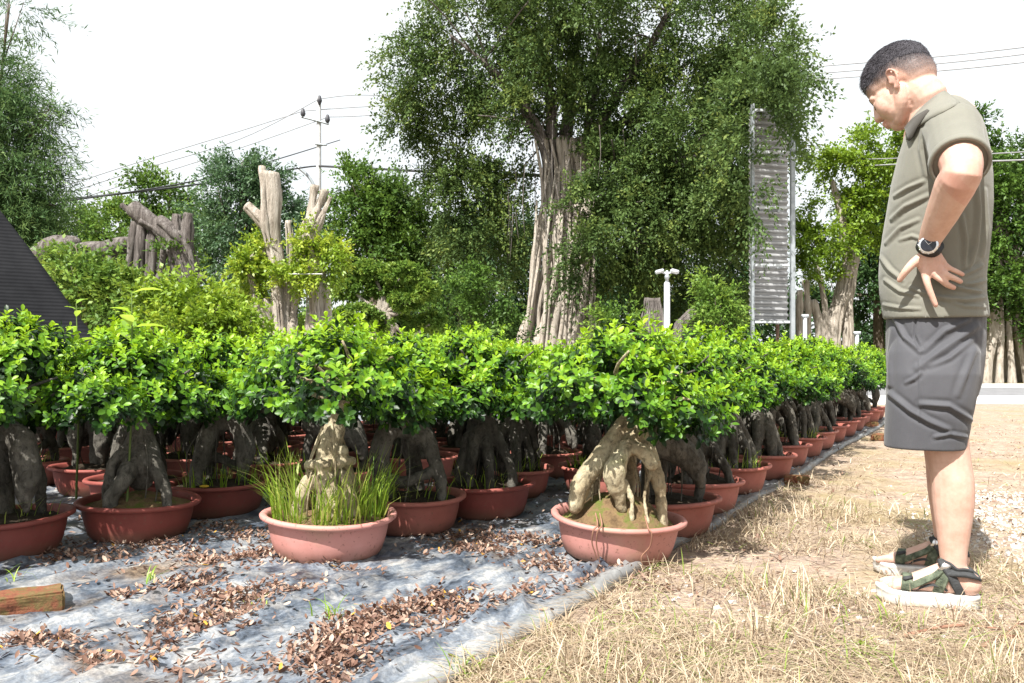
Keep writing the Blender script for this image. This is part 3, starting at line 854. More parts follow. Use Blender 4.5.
def tuft_mesh(seed, n, h, spread, droop=1.0, ring=0.0):
    rng = np.random.default_rng(seed)
    a = rng.uniform(0, 6.28, n); r = spread * np.sqrt(rng.uniform(ring, 1, n))
    p = np.stack([r * np.cos(a), r * np.sin(a) * .95, np.full(n, .135)], 1)
    la = a + rng.normal(0, .9, n)
    lean = np.stack([np.cos(la), np.sin(la), np.zeros(n)], 1)
    hh = rng.uniform(.45, 1.0, n) * h
    V, Q, m = blades(p, lean * rng.uniform(.4, 1.1, (n, 1)), hh, rng.uniform(.003, .0075, n), rng.uniform(.15, .9, n) * droop)
    return npm('weed_tuft', V, Q, np.repeat(rng.random(n), m))


TUFT_LUSH = tuft_mesh(1, 360, .31, .20, .85, .30)
TUFT_THIN = tuft_mesh(2, 46, .17, .19, .9, .2)
TUFT_SOME = tuft_mesh(3, 110, .15, .19, 1.0, .2)

BG = 'bonsai pots standing in rows on the plastic sheet'


def bonsai(x, y, trunk, crown, rz=0.0, s=1.0, label='', pot=0, soil=0, tuft=None, pot_mat='pot', bark='bonsai_bark', soil_mat='soil', tilt=(0, 0), crown_rz=None, crown_off=None, crown_s=1.0):
    if crown_off is None: crown_off = (random.uniform(-.03, .03), random.uniform(-.03, .03), random.uniform(-.06, .06))
    root = empty('potted_bonsai', (x, y, 0.012), 0.0, label, 'bonsai', BG)
    root.scale = (s, s, s)
    root.rotation_euler = (tilt[0], tilt[1], 0)

    def part(name, me, mat, r=0.0, off=(0, 0, 0), sc=1.0):
        if len(me.materials) == 0: me.materials.append(M[mat])
        o = bpy.data.objects.new(name, me); COL.objects.link(o); o.parent = root
        o.rotation_euler = (0, 0, r); o.location = off; o.scale = (sc,) * 3
        if me.materials[0] != M[mat]:
            o.material_slots[0].link = 'OBJECT'; o.material_slots[0].material = M[mat]
        return o
    part('pot', POTS[pot % 3], pot_mat, rz * 1.7)
    part('soil', SOILS[soil], soil_mat, rz)
    part('trunk', T[trunk], bark, rz)
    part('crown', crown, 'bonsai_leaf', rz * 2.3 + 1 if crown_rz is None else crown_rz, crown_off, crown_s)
    if tuft is not None: part('weed_tuft', tuft, 'weed', rz * 1.3)
    return root, part


for me in POTS + SOILS + list(T.values()) + CROWNS + [CROWN_SMALL, CROWN_BIG]:
    if len(me.polygons): me.polygons.foreach_set('use_smooth', np.ones(len(me.polygons), dtype=bool))

# --- the front plants, one by one
placed = []


def put(x, y, *a, **k):
    placed.append((x, y)); return bonsai(x, y, *a, **k)


rA, pA = put(0.385, 3.05, 'tent', CROWN_SMALL, 0.0, 1.0, 'bonsai in the faded pink pot at the corner, pale roots splayed like a tent', pot_mat='pot_faded', bark='bonsai_bark_pale', soil=2, soil_mat='soil_moss', tilt=(0.04, 0.06), crown_off=(0.0, 0.10, 0.0), crown_s=1.06)
for (x0, z0, x1, x2) in ((-.10, .16, -.115, -.10), (-.085, .165, -.10, -.09), (.075, .158, .085, .06)):
    g = Geo().tube([(x0, -.14, .185), (x0, -.222, .163), (x1, -.238, .148), (x1, -.222, .10), (x2, -.212, .06), (x2 + .01, -.20, .02)], [.003, .003, .003, .0025, .0025, .002], 5, 4)
    g.obj('root_strand', M['root_string'], rA)
put(-0.686, 3.07, 'wrapped', CROWN_SMALL, 0.0, 1.03, 'bonsai in the faded pink pot overgrown with long bright grass', pot=1, pot_mat='pot_faded', bark='bonsai_bark_pale', soil=1, soil_mat='soil_moss', tuft=TUFT_LUSH, tilt=(0.02, 0.02), crown_rz=2.0, crown_off=(0, .08, .0), crown_s=1.05)
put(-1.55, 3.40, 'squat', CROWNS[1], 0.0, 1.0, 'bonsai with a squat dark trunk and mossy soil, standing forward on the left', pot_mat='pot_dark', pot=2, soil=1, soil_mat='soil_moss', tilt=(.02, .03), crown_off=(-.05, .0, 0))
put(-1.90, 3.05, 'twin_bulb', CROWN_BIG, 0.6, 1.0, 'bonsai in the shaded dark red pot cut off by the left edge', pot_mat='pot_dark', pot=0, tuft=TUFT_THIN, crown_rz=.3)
put(-0.44, 3.52, 'arched', CROWNS[3], 0.0, 1.0, 'bonsai with two arched roots joined by a crosswise one, right of the grassy pot', pot=1, tuft=TUFT_THIN, crown_off=(-.05, -.04, 0))
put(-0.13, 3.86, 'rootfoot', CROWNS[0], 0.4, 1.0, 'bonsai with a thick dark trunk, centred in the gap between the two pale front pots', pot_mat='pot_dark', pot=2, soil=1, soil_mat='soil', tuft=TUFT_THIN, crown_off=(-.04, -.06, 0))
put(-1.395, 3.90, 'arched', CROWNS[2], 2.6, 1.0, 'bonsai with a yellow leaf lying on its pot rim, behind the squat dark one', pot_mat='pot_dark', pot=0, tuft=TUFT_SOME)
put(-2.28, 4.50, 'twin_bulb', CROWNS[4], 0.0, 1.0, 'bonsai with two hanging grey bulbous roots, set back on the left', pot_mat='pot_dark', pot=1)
put(0.0, 4.42, 'gnarled', CROWNS[1], 0.9, 1.0, 'bonsai standing behind the dark gap plant, its bare root mass facing the gap', pot=0, tuft=TUFT_THIN)
put(0.49, 4.50, 'arched', CROWNS[0], 0.7, 1.0, 'bonsai with one arched grey root hung with straw, behind the corner pot', pot=2, tuft=TUFT_SOME)
put(-0.95, 4.35, 'fat_arm', CROWNS[3], 0.3, 1.0, 'bonsai with a fat sideways root, behind the grassy pot and to its left', pot=1)
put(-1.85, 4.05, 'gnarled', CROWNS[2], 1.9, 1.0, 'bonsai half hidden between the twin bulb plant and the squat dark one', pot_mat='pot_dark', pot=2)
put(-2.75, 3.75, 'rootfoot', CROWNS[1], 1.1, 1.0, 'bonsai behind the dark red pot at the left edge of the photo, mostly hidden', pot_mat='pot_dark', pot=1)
put(-2.22, 2.64, 'squat', CROWN_BIG, 1.0, 0.98, 'bonsai whose crown shades the dark red pot at the left edge', pot=0)
# yellow leaf on a rim, as the photograph shows
lx, ly = -1.395 + .02, 3.90 - .235
g = Geo().ball((lx, ly, 0.176), (.022, .014, .006))
M['yellow_leaf'] = simple('yellow_leaf', [(0.3, (0.55, 0.33, 0.02)), (0.7, (0.68, 0.46, 0.05))], 30, 0.6, .2)
tag(g.obj('leaf', M['yellow_leaf']), 'fallen yellow leaf lying on the rim of a shaded pot', 'leaf')

# --- the row along the dry grass
ORD = ['first', 'second', 'third', 'fourth', 'fifth', 'sixth', 'seventh', 'eighth', 'ninth', 'tenth', 'eleventh', 'twelfth', 'thirteenth', 'fourteenth']
EDGE = [(0.63, 3.47), (0.89, 3.98), (1.20, 4.57)]
for i in range(10):
    EDGE.append((1.20 + 0.315 * (i + 1) + random.uniform(-.02, .02), 4.57 + 0.552 * (i + 1) + random.uniform(-.03, .03)))
kinds = ['fat_arm', 'squat', 'rootfoot', 'gnarled', 'arched', 'tent', 'squat', 'rootfoot', 'fat_arm', 'gnarled', 'tent', 'squat', 'arched']
for i, (x, y) in enumerate(EDGE):
    far = '' if i < len(EDGE) - 1 else ', the farthest one'
    put(x, y, kinds[i], CROWNS[i % 5], (0.0 if i == 0 else random.uniform(0, 6.28)), 1.0, f'{ORD[i]} bonsai behind the corner pot in the edge row beside the dry grass' if not far else 'farthest bonsai of the edge row beside the dry grass, close to the road', pot=i, soil=1 if i % 2 else 0, tuft=TUFT_SOME if i in (2, 5) else None)

# --- the rest of the block
cnt = 0
rb = random.Random(4)
for j in range(0, 13):
    for i in range(-10, 12):
        x = EDGE[0][0] + U.x * .635 * i + W.x * .60 * j + rb.uniform(-.04, .04); y = EDGE[0][1] + U.y * .635 * i + W.y * .60 * j + rb.uniform(-.04, .04)
        if y < 4.0 or y > 9.6 or x < -0.64 * y - .35: continue
        if y > 7.6 and j > 4: continue
        if any((x - a) ** 2 + (y - b) ** 2 < 0.235 for a, b in placed): continue
        a, b = on_tarp(x, y)
        if b < 0.2: continue
        if j <= 2:
            lb = 'bonsai just behind the edge row, pot hidden, only crown and roots glimpsed'
        elif y < 5.6:
            lb = 'bonsai in mid block, seen only through gaps between the front plants'
        else:
            lb = 'bonsai deep in the block, hidden but for its bright green crown top'
        kd = rb.choice(list(T)); put(x, y, kd, CROWNS[rb.randrange(5)], rb.uniform(0, 6.28), rb.uniform(.96, 1.05), lb, pot=cnt, soil=cnt % 2, tuft=TUFT_THIN if cnt % 5 == 0 else None)
        cnt += 1
print('bonsai', len(placed))


# --- weeds: broad-leaved shoots above the hedge and sprouts on the sheet
def shoot(name, x, y, z0, h, nleaf, L, lb, cat, mat, seed, tilt=(0, 0)):
    rng = np.random.default_rng(seed)
    root = empty(name, (x, y, z0), 0, lb, cat)
    g = Geo(); top = Vector((tilt[0], tilt[1], h)); g.tube([(0, 0, 0), top * .5 + Vector((.01, 0, 0)), top], [.005, .004, .002], 6, 4)
    g.obj('stem', M['weed_stem'], root)
    p, d, nr, LL = [], [], [], []
    for i in range(nleaf):
        t = 0.25 + .75 * i / max(1, nleaf - 1) if h > .3 else rng.uniform(.1, 1)
        if h > .3 and t < .68: t = .68 + .3 * rng.random()
        a = i * 2.4 + rng.normal(0, .3); el = rng.uniform(.1, .6) + .5 * (t - .5)
        p.append(np.array(top * t)); d.append([math.cos(a) * math.cos(el), math.sin(a) * math.cos(el), math.sin(el)]); nr.append([-math.cos(a) * .4, -math.sin(a) * .4, 1]); LL.append(L * rng.uniform(.7, 1.1))
    LL = np.array(LL)
    V, Q, m = leaves8(np.array(p), np.array(d), np.array(nr), LL, LL * .5, .3)
    link('leaves', npm('leaves', V, Q, np.repeat(rng.uniform(.2, .75, nleaf), m)), M[mat], root)


M['weed_stem'] = simple('weed_stem', [(0.3, (0.08, 0.12, 0.03)), (0.7, (0.14, 0.20, 0.05))], 20, .7, .2)
x, y = -1.55, 3.35
shoot('broadleaf_weed', x, y - .05, .15, .86, 9, .12, 'tall broad-leaved weed rising above the hedge of crowns at the left', 'weed', 'weed', 1, (.02, 0))
shoot('broadleaf_weed', -1.86, 3.5, .15, .83, 12, .065, 'small-leaved upright shoot rising above the crowns before the black netting', 'weed', 'weed', 2)
shoot('broadleaf_weed', .46, 4.5, .15, .80, 6, .09, 'single pale weed shoot standing in front of the big banyan trunk', 'weed', 'weed', 3)


def sprout(px, py, n, h, lb, seed):
    x, y = G(px, py); a, b = on_tarp(x, y); z = tarp_h(a, b) if b > 0 else 0.0
    rng = np.random.default_rng(seed)
    an = rng.uniform(0, 6.28, n); p = np.stack([rng.normal(0, .022, n), rng.normal(0, .022, n), np.full(n, z)], 1)
    lean = np.stack([np.cos(an), np.sin(an), np.zeros(n)], 1)
    V, Q, m = blades(p, lean, rng.uniform(.5, 1, n) * h, rng.uniform(.003, .006, n), rng.uniform(.3, .9, n))
    o = link('grass_sprout', npm('grass_sprout', V, Q, np.repeat(rng.random(n), m)), M['weed']); o.location = (x, y, 0)
    tag(o, lb, 'weed', 'green sprouts on the plastic sheet')


sprout(333, 622, 14, .09, 'green grass sprout beside the big heap of fallen leaves on the sheet', 1)
sprout(150, 590, 9, .08, 'thin green sprout alone on the plastic sheet between the brick and the grassy pot', 2)
sprout(18, 590, 6, .09, 'green sprout standing just behind the mossy brick', 3)
sprout(470, 676, 20, .10, 'grass sprout growing at the hem of the sheet, bottom of the photo', 4)
sprout(258, 612, 6, .05, 'tiny sprout among fallen leaves in front of the grassy pot', 5)
sprout(862, 655, 16, .08, 'green tuft of grass on the dry ground in front of the man\'s toes', 6)
sprout(890, 625, 10, .12, 'thin green grass stalks standing by the man\'s toes', 7)
# ================================================================== trees and the far side
def foliage(seed, blobs, L=0.13, Wd=0.06, per=16, slen=0.8, droop=0.35, clump=16, crad=0.30, tone=(0.15, 0.85), shell=(0.25, 1.0), dens=2.0):
    """blobs: (centre, radii, sprays). Leafy twigs gathered in clumps over each blob."""
    rng = np.random.default_rng(seed)
    ps, ds, ts, ns = [], [], [], []
    for c, r, n in blobs:
        n = int(n * dens)
        c = np.array(c, float); r = np.array(r, float)
        k = max(5, int(n / dens ** .6) // clump)
        cd = rdir(rng, k); cd[:, 2] = cd[:, 2] * .9 + .08; cd = unit(cd)
        rr_ = rng.uniform(shell[0], shell[1], k)
        cc = cd * rr_[:, None]
        ct = rng.uniform(-.30, .30, k)
        i = rng.integers(0, k, n)
        loc = cc[i] + rng.normal(0, crad * .55, (n, 3))
        d = unit(cd[i] * 1.0 + rng.normal(0, .55, (n, 3)) + np.array([0, 0, -.15 * droop]))
        ps.append(c + loc * r); ds.append(d); ts.append(ct[i] + rng.normal(0, .08, n)); ns.append(n)
    p0 = np.concatenate(ps); d = np.concatenate(ds); tt = np.concatenate(ts); n = len(p0)
    ln = slen * rng.uniform(.6, 1.25, n)
    t = np.linspace(0.08, 1, per)
    p = p0[:, None, :] + d[:, None, :] * (ln[:, None] * t)[:, :, None]
    p[:, :, 2] -= droop * ln[:, None] * t[None] ** 2 * .6
    p += rng.normal(0, slen * .05, p.shape)
    ax = d[:, None, :] + rng.normal(0, .75, p.shape); ax[:, :, 2] -= droop * t[None] * .8
    p = p.reshape(-1, 3); ax = ax.reshape(-1, 3); m = len(p)
    nr = rng.normal(0, .6, (m, 3)) + np.array([0, 0, .9])
    Ls = L * rng.uniform(.6, 1.2, m); Ws = Wd * rng.uniform(.7, 1.2, m)
    V, Q, k = leaves4(p, ax, nr, Ls, Ws)
    tone_ = np.repeat(tt, per) + np.tile(np.linspace(-.10, .16, per), n) + rng.normal(0, .08, m)
    lo, hi = tone
    tone_ = np.clip(lo + (hi - lo) * (.45 + tone_), 0, 1)
    return V, Q, np.repeat(tone_, k)


def crown_obj(parent, mat, seed, blobs, name='crown', **k):
    V, Q, t = foliage(seed, blobs, **k)
    base = np.array(parent.location)
    return link(name, npm(name, V - base, Q, t), M[mat], parent)


def B(px, py, y, rx, ry, n, dz=None, dy=0.0):
    """a blob of foliage: photograph position, distance, radii in photograph pixels"""
    c = P(px, py, y + dy)
    s = y / F
    return (tuple(c), (rx * s, (dz if dz else rx) * s, ry * s), n)


def rel(g, root):
    for v in g.v: v -= root.location
    return g


# ---------------- the great banyan beyond the road
Y = 25.0
bx = (557 - CX) / F * Y
root = empty('banyan_tree', (bx, Y, 0), 0, 'great banyan with a pale trunk of fused aerial roots, the tallest tree', 'tree')
rng = np.random.default_rng(21)
g = Geo()
# each root: photograph x at the ground, at mid height, at the fork
cols = [(524, 536, 548, .16, -.5), (530, 541, 550, .18, -.8), (538, 546, 551, .20, -.9), (546, 549, 553, .22, -.6), (553, 553, 556, .20, -1.0), (560, 558, 560, .20, -.8), (566, 566, 566, .17, -.5),
        (572, 572, 570, .20, -1.0), (579, 578, 574, .22, -.9), (586, 584, 578, .20, -.7), (593, 588, 582, .17, -.3), (540, 548, 556, .25, .5), (560, 562, 566, .30, .6), (580, 580, 578, .25, .5), (556, 556, 560, .34, 0.1), (576, 574, 574, .3, 0.0),
        (527, 531, 540, .08, -1.0), (549, 543, 545, .08, -1.1), (570, 576, 566, .08, -1.2), (590, 592, 590, .08, -.9)]
for a, b, c, r, dy in cols:
    r *= 1.0 if r > .1 else 1
    a = 559 + (a - 559) * 1.10; b += 5; c += 7
    pts = [P(a - 2, 366, Y + dy * 1.3), P(a * .85 + b * .15 + rng.normal(0, 3), 330, Y + dy * 1.15), P(b + rng.normal(0, 4), 285, Y + dy * .9 + rng.normal(0, .15)), P((b + c) / 2 + rng.normal(0, 5), 235, Y + dy * .7 + rng.normal(0, .15)), P(c + rng.normal(0, 5), 185, Y + dy * .5), P(c + (c - 566) * .35 + rng.normal(0, 5), 140, Y + dy * .4)]
    g.tube(pts, [r * 1.5, r * 1.1, r, r * .9, r * .7, r * .45], 9, 5)
for i in range(34):                                      # thin roots running down the columns, some standing free
    a = rng.uniform(521, 600); t = 545 + (a - 521) * .68; dy = -rng.uniform(.6, 1.5)
    g.tube([P(a, 366, Y + dy * 1.1), P(a * .7 + t * .3 + rng.normal(0, 3), 310, Y + dy), P(a * .4 + t * .6 + rng.normal(0, 4), 250, Y + dy * .85), P(t + rng.normal(0, 5), rng.uniform(150, 215), Y + dy * .6)], [.075, .055, .05, .03], 6, 5)
rel(g, root).obj('trunk', M['bark_pale'], root)
g = Geo()
# limbs
limbs = [((550, 190), (545, 150), (520, 105), (480, 60), .22), ((553, 190), (552, 140), (548, 80), (530, 10), .26), ((560, 185), (568, 120), (575, 60), (580, -20), .26), ((575, 200), (586, 150), (592, 100), (600, 30), .26),
         ((578, 200), (600, 150), (640, 105), (690, 60), .24), ((580, 205), (610, 180), (660, 165), (720, 150), .18), 
         ((580, 220), (610, 215), (640, 230), (665, 262), .12), ((555, 170), (535, 120), (505, 80), (450, 35), .14), ((588, 150), (620, 90), (660, 30), (680, -30), .18), ((590, 130), (640, 120), (700, 115), (760, 110), .13)]
ends = []
for i, (a, b, c, d, r) in enumerate(limbs):
    dy = rng.normal(0, 1.2)
    pts = [P(*a, Y), P(*b, Y + dy * .3), P(*c, Y + dy * .7), P(*d, Y + dy)]
    g.tube(pts, [r, r * .75, r * .5, r * .22], 8, 5, False); ends.append(pts)
    for q in range(9):                                   # branches off the limbs
        t = rng.uniform(.25, 1.0); k = min(2, int(t * 3)); s0 = pts[k].lerp(pts[k + 1], t * 3 - k)
        e = s0 + Vector((rng.normal(0, 1.1), rng.normal(0, 1.2), rng.normal(.5, .8)))
        g.tube([s0, s0.lerp(e, .5) + Vector((0, 0, .15)), e], [r * .22, r * .15, .015], 5, 3, False)
for i in range(46):                                      # hanging aerial roots
    px = rng.uniform(500, 640); y0 = rng.uniform(120, 220); ln = rng.uniform(25, 90); dy = rng.uniform(-2.4, .5)
    g.tube([P(px, y0, Y + dy), P(px + rng.normal(0, 2), y0 + ln * .5, Y + dy), P(px + rng.normal(0, 3), y0 + ln, Y + dy)], [.014, .012, .008], 4, 2, False)
rel(g, root).obj('limbs', M['bark_grey'], root)
bl = [B(440, 70, Y, 46, 62, 330), B(415, 130, Y, 28, 40, 110), B(480, 30, Y, 52, 62, 330), B(540, 20, Y, 60, 62, 330, dy=-1), B(520, 105, Y, 45, 40, 170, dy=1.5), B(610, 20, Y, 70, 66, 400, dy=-.5), B(690, 40, Y, 68, 78, 480), B(745, 60, Y, 42, 70, 260),
      B(610, 90, Y, 40, 34, 120, dy=2.0), B(655, 120, Y, 48, 58, 330, dy=-1), B(700, 170, Y, 52, 66, 430, dy=-1.5), B(745, 150, Y, 38, 58, 280, dy=-2.0), B(650, 220, Y, 50, 58, 400, dy=-1.0), B(700, 262, Y, 44, 42, 260, dy=-.5), B(660, 290, Y, 40, 26, 130, dy=.5),
      B(468, 195, Y, 40, 36, 210, dy=.8), B(478, 250, Y, 42, 46, 300, dy=1.2), B(455, 160, Y, 34, 26, 110, dy=.6), B(520, 215, Y, 26, 46, 110, dy=1.0), B(612, 190, Y, 26, 62, 190, dy=-1.2), B(620, 250, Y, 26, 44, 120, dy=-1.2), B(560, -40, Y, 150, 50, 420), B(762, 102, Y, 24, 22, 110, dy=-5.8), B(752, 140, Y, 9, 16, 26, dy=-5.8), B(782, 70, Y, 16, 24, 50, dy=-5.0), B(745, 125, Y, 20, 36, 130, dy=-3), B(768, 55, Y, 24, 36, 130, dy=-3), B(738, 190, Y, 16, 26, 70, dy=-3), B(565, 45, Y, 50, 36, 170, dy=-1.6), B(515, 110, Y, 30, 26, 90, dy=-1.2), B(605, 100, Y, 30, 28, 80, dy=-1.0), B(605, 225, Y, 16, 50, 90, dy=-2.2), B(588, 262, Y, 12, 36, 70, dy=-2.6), B(574, 205, Y, 12, 18, 30, dy=-2.2), B(752, 190, Y, 6, 26, 26, dy=-5.6)]
crown_obj(root, 'banyan_leaf', 5, bl, L=.125, Wd=.062, per=20, slen=.95, droop=.55, clump=15, crad=.21, shell=(.45, 1.0), dens=1.95)

# ---------------- utility: generic tree
def tree(name, px, y, lb, cat, trunk_px, blobs, mat, seed, bark='bark_dark', group=None, tr=.2, **k):
    root = empty(name, ((px - CX) / F * y, y, 0), 0, lb, cat, group)
    g = Geo(); rng = np.random.default_rng(seed)
    c0 = root.location.copy(); c0.z = -.05
    for q in trunk_px: pass
    top = P(trunk_px[0], trunk_px[1], y)
    g.tube([c0, c0.lerp(top, .5) + Vector((rng.normal(0, .1), 0, 0)), top], [tr * 1.4, tr, tr * .7], 8, 4, False)
    for c, r, n in blobs:
        c = Vector(c)
        st = c0.lerp(top, rng.uniform(.55, 1.0)) if c.z > top.z * .6 else c0.lerp(top, rng.uniform(.3, .6))
        g.tube([st, st.lerp(c, .5) + Vector((0, 0, .2 * r[2])), c], [tr * .5, tr * .35, tr * .15], 6, 4, False)
        for i in range(4):
            e = c + Vector((rng.normal(0, r[0] * .45), rng.normal(0, r[1] * .45), abs(rng.normal(0, r[2] * .5))))
            g.tube([st.lerp(c, .6), e], [tr * .2, tr * .07], 5, 2, False)
    rel(g, root).obj('trunk', M[bark], root)
    crown_obj(root, mat, seed + 100, blobs, **k)
    return root


# left: feathery tree cut by the frame
Y = 17.0
tree('feathery_tree', -10, Y, 'tall airy feathery tree cut off by the upper left edge of the photo', 'tree', (-8, 130),
     [B(-12, 70, Y, 34, 50, 90), B(2, 125, Y, 34, 44, 200), B(4, 175, Y, 40, 40, 260), B(-15, 190, Y, 46, 70, 320), B(6, 225, Y, 42, 34, 280), B(12, 270, Y, 44, 44, 320), B(55, 205, Y, 14, 14, 24), B(50, 108, Y, 16, 10, 16), B(58, 240, Y, 18, 12, 26), B(10, 4, Y, 22, 8, 14), B(60, 168, Y, 10, 8, 8)],
     'left_leaf', 31, L=.16, Wd=.024, per=22, slen=.85, droop=.5, clump=9, crad=.28, tr=.08, dens=2.0, tone=(.1, .95))
# trees behind the stumps
Y = 34.0
tree('leafy_tree', 165, Y, 'pale green tree standing behind the chopped grey stump on the left', 'tree', (165, 230),
     [B(130, 222, Y, 34, 26, 160), B(170, 205, Y, 30, 24, 170), B(200, 218, Y, 30, 24, 130), B(150, 255, Y, 60, 34, 220), B(95, 235, Y, 34, 24, 130), B(60, 255, Y, 38, 22, 110)], 'mid_leaf', 33, L=.20, Wd=.09, per=12, slen=.9, droop=.3)
Y = 31.0
tree('conifer_like_tree', 245, Y, 'dark bluish tree with a ragged pointed top, behind the stump with cut pale limbs', 'tree', (243, 175),
     [B(243, 165, Y, 16, 14, 50), B(225, 178, Y, 16, 12, 50), B(262, 180, Y, 18, 12, 55), B(243, 200, Y, 34, 24, 160), B(225, 235, Y, 40, 34, 220), B(262, 230, Y, 38, 40, 200), B(240, 285, Y, 58, 40, 260), B(290, 215, Y, 22, 30, 90)], 'blue_leaf', 34, L=.18, Wd=.07, per=14, slen=.9, droop=.2)
Y = 28.0
tree('round_tree', 378, Y, 'mid green broadleaf tree standing just right of the utility pole', 'tree', (378, 215),
     [B(355, 188, Y, 22, 18, 90), B(378, 200, Y, 34, 30, 190), B(352, 225, Y, 26, 30, 140), B(405, 220, Y, 32, 32, 190), B(425, 245, Y, 28, 28, 140), B(375, 255, Y, 46, 34, 220), B(340, 262, Y, 22, 30, 100)], 'mid_leaf', 35, L=.17, Wd=.08, per=14, slen=.8, droop=.2, tone=(.0, .75))
Y = 36.0
tree('dark_tree', 470, Y, 'deep green tree filling the gap between the round tree and the great banyan trunk', 'tree', (470, 240),
     [B(450, 250, Y, 46, 42, 260), B(500, 250, Y, 44, 60, 300), B(470, 300, Y, 70, 44, 360), B(410, 295, Y, 44, 40, 200)], 'dark_leaf', 36, L=.20, Wd=.10, per=14, slen=1.0, droop=.3)
tree('dark_tree', 660, Y, 'very dark tree mass standing behind the great banyan, right of its trunk', 'tree', (660, 200),
     [B(640, 200, Y, 60, 60, 300), B(700, 180, Y, 60, 70, 300), B(660, 280, Y, 84, 60, 420), B(730, 290, Y, 44, 60, 280), B(610, 290, Y, 40, 60, 200)], 'dark_leaf', 37, L=.20, Wd=.10, per=14, slen=1.0, droop=.3)
# bright bushes behind the block
def bush(px, y, lb, blobs, mat, seed, **k):
    root = empty('bush', ((px - CX) / F * y, y, 0), 0, lb, 'bush', 'bushes behind the bonsai block')
    g = Geo(); rng = np.random.default_rng(seed)
    for c, r, n in blobs:
        for i in range(5):
            e = Vector(c) + Vector((rng.normal(0, r[0] * .5), rng.normal(0, r[1] * .5), rng.normal(0, r[2] * .4)))
            s0 = root.location + Vector((rng.normal(0, .2), rng.normal(0, .2), 0)); g.tube([s0, s0.lerp(e, .5) + Vector((0, 0, .1)), e], [.03, .02, .008], 5, 3, False)
    rel(g, root).obj('stem', M['bark_dark'], root)
    crown_obj(root, mat, seed + 100, blobs, name='foliage', **k)


kw = dict(L=.085, Wd=.045, per=12, slen=.35, droop=.2, clump=12, crad=.3)
bush(195, 11.0, 'bright yellow green bush just above the bonsai hedge, in front of the chopped grey stump', [B(165, 318, 11, 34, 26, 150), B(205, 305, 11, 34, 24, 170), B(235, 325, 11, 26, 22, 110), B(190, 340, 11, 60, 24, 160)], 'lime_leaf', 41, **kw)
kw2 = dict(L=.11, Wd=.055, per=12, slen=.5, droop=.3, clump=12, crad=.3)
bush(105, 15.0, 'green creeper covered bush beside the black netting, over the fallen log', [B(75, 272, 14, 30, 12, 90), B(100, 288, 14, 30, 20, 150), B(120, 290, 14, 14, 14, 50), B(95, 315, 15, 50, 30, 220), B(140, 318, 14, 26, 18, 100), B(85, 247, 15, 26, 6, 25)], 'mid_leaf', 42, tone=(.2, 1.0), **kw2)
bush(470, 22.0, 'low bush with a few sunlit sprigs in the shade left of the banyan trunk', [B(475, 272, 20, 16, 10, 40), B(450, 300, 20, 30, 24, 100), B(500, 305, 20, 22, 14, 70), B(470, 335, 20, 60, 24, 180)], 'mid_leaf', 43, tone=(.0, .8), **kw2)
bush(712, 19.0, 'light green bush between the white lamp post and the corrugated hoarding', [B(712, 300, 19, 18, 20, 100), B(715, 325, 19, 22, 20, 100), B(620, 330, 19, 20, 24, 80)], 'mid_leaf', 44, tone=(.3, 1.0), **kw2)
bush(250, 15.5, 'yellow green bush at the foot of the stump with cut pale limbs', [B(250, 315, 15.5, 26, 24, 120), B(300, 345, 15.5, 60, 14, 120)], 'lime_leaf', 45, tone=(.0, .8), **kw2)

# cloud-pruned tree
Y = 16.5
root = empty('topiary_tree', ((388 - CX) / F * Y, Y, 0), 0, 'clipped topiary tree with rounded cushions of foliage', 'tree')
pads = [(372, 272, 24, 13), (403, 274, 24, 13), (353, 290, 20, 13), (408, 300, 20, 13), (385, 290, 18, 10), (357, 316, 26, 14), (395, 325, 24, 12), (425, 290, 14, 10), (430, 322, 16, 12)]
g = Geo(); rt = root.location
g.tube([rt, P(392, 330, Y), P(380, 305, Y), P(390, 285, Y)], [.10, .09, .07, .04], 8, 4)
for px, py, a, b in pads: g.tube([P(385, 312, Y), P((px + 385) / 2, py + 14, Y), P(px, py + 2, Y)], [.05, .04, .02], 6, 4, False)
rel(g, root).obj('trunk', M['bark_pale'], root)
for i, (px, py, a, b) in enumerate(pads):
    crown_obj(root, 'mid_leaf', 300 + i, [B(px, py, Y, a * .80, b * .60, 240, dy=(-.25 if i % 2 else .2))], name='foliage_pad', L=.075, Wd=.04, per=10, slen=.09, droop=.05, clump=6, crad=.16, shell=(.8, 1.0), tone=(.35, 1.0))

# ---------------- chopped banyan stumps
def stump(px, y, lb, tubes, bark, name='banyan_stump', cuts=()):
    root = empty(name, ((px - CX) / F * y, y, 0), 0, lb, 'tree stump', 'lopped banyan stumps')
    g = Geo(); s = y / F
    rng = np.random.default_rng(int(px))
    for pts, rad in tubes:
        q = [P(a, b, y + (c[0] if c else 0)) for a, b, *c in pts]; R_ = [r * s for r in rad]
        g.tube(q, R_, 11, 6, False)
        if max(rad) >= 4.5:                              # strands of bark and clinging roots
            for k in range(6 if max(rad) >= 7 else 3):
                a = rng.uniform(0, 6.28); i0 = 0 if rng.random() < .6 else min(1, len(q) - 2)
                st = [q[i] + Vector((math.cos(a + .25 * i + rng.normal(0, .12)), math.sin(a + .25 * i), 0)) * R_[i] * rng.uniform(.85, 1.05) for i in range(i0, len(q))]
                if i0 == 0: st[0] = st[0] + (q[0] - q[1]).normalized() * R_[0] * rng.uniform(-.5, .9)
                g.tube(st, [R_[i] * rng.uniform(.18, .38) for i in range(i0, len(q))], 6, 5, False)
    me = rel(g, root).mesh('trunk')
    roughen(me, .05, 2.2, px); roughen(me, .02, 7, px)
    link('trunk', me, M[bark], root)
    return root


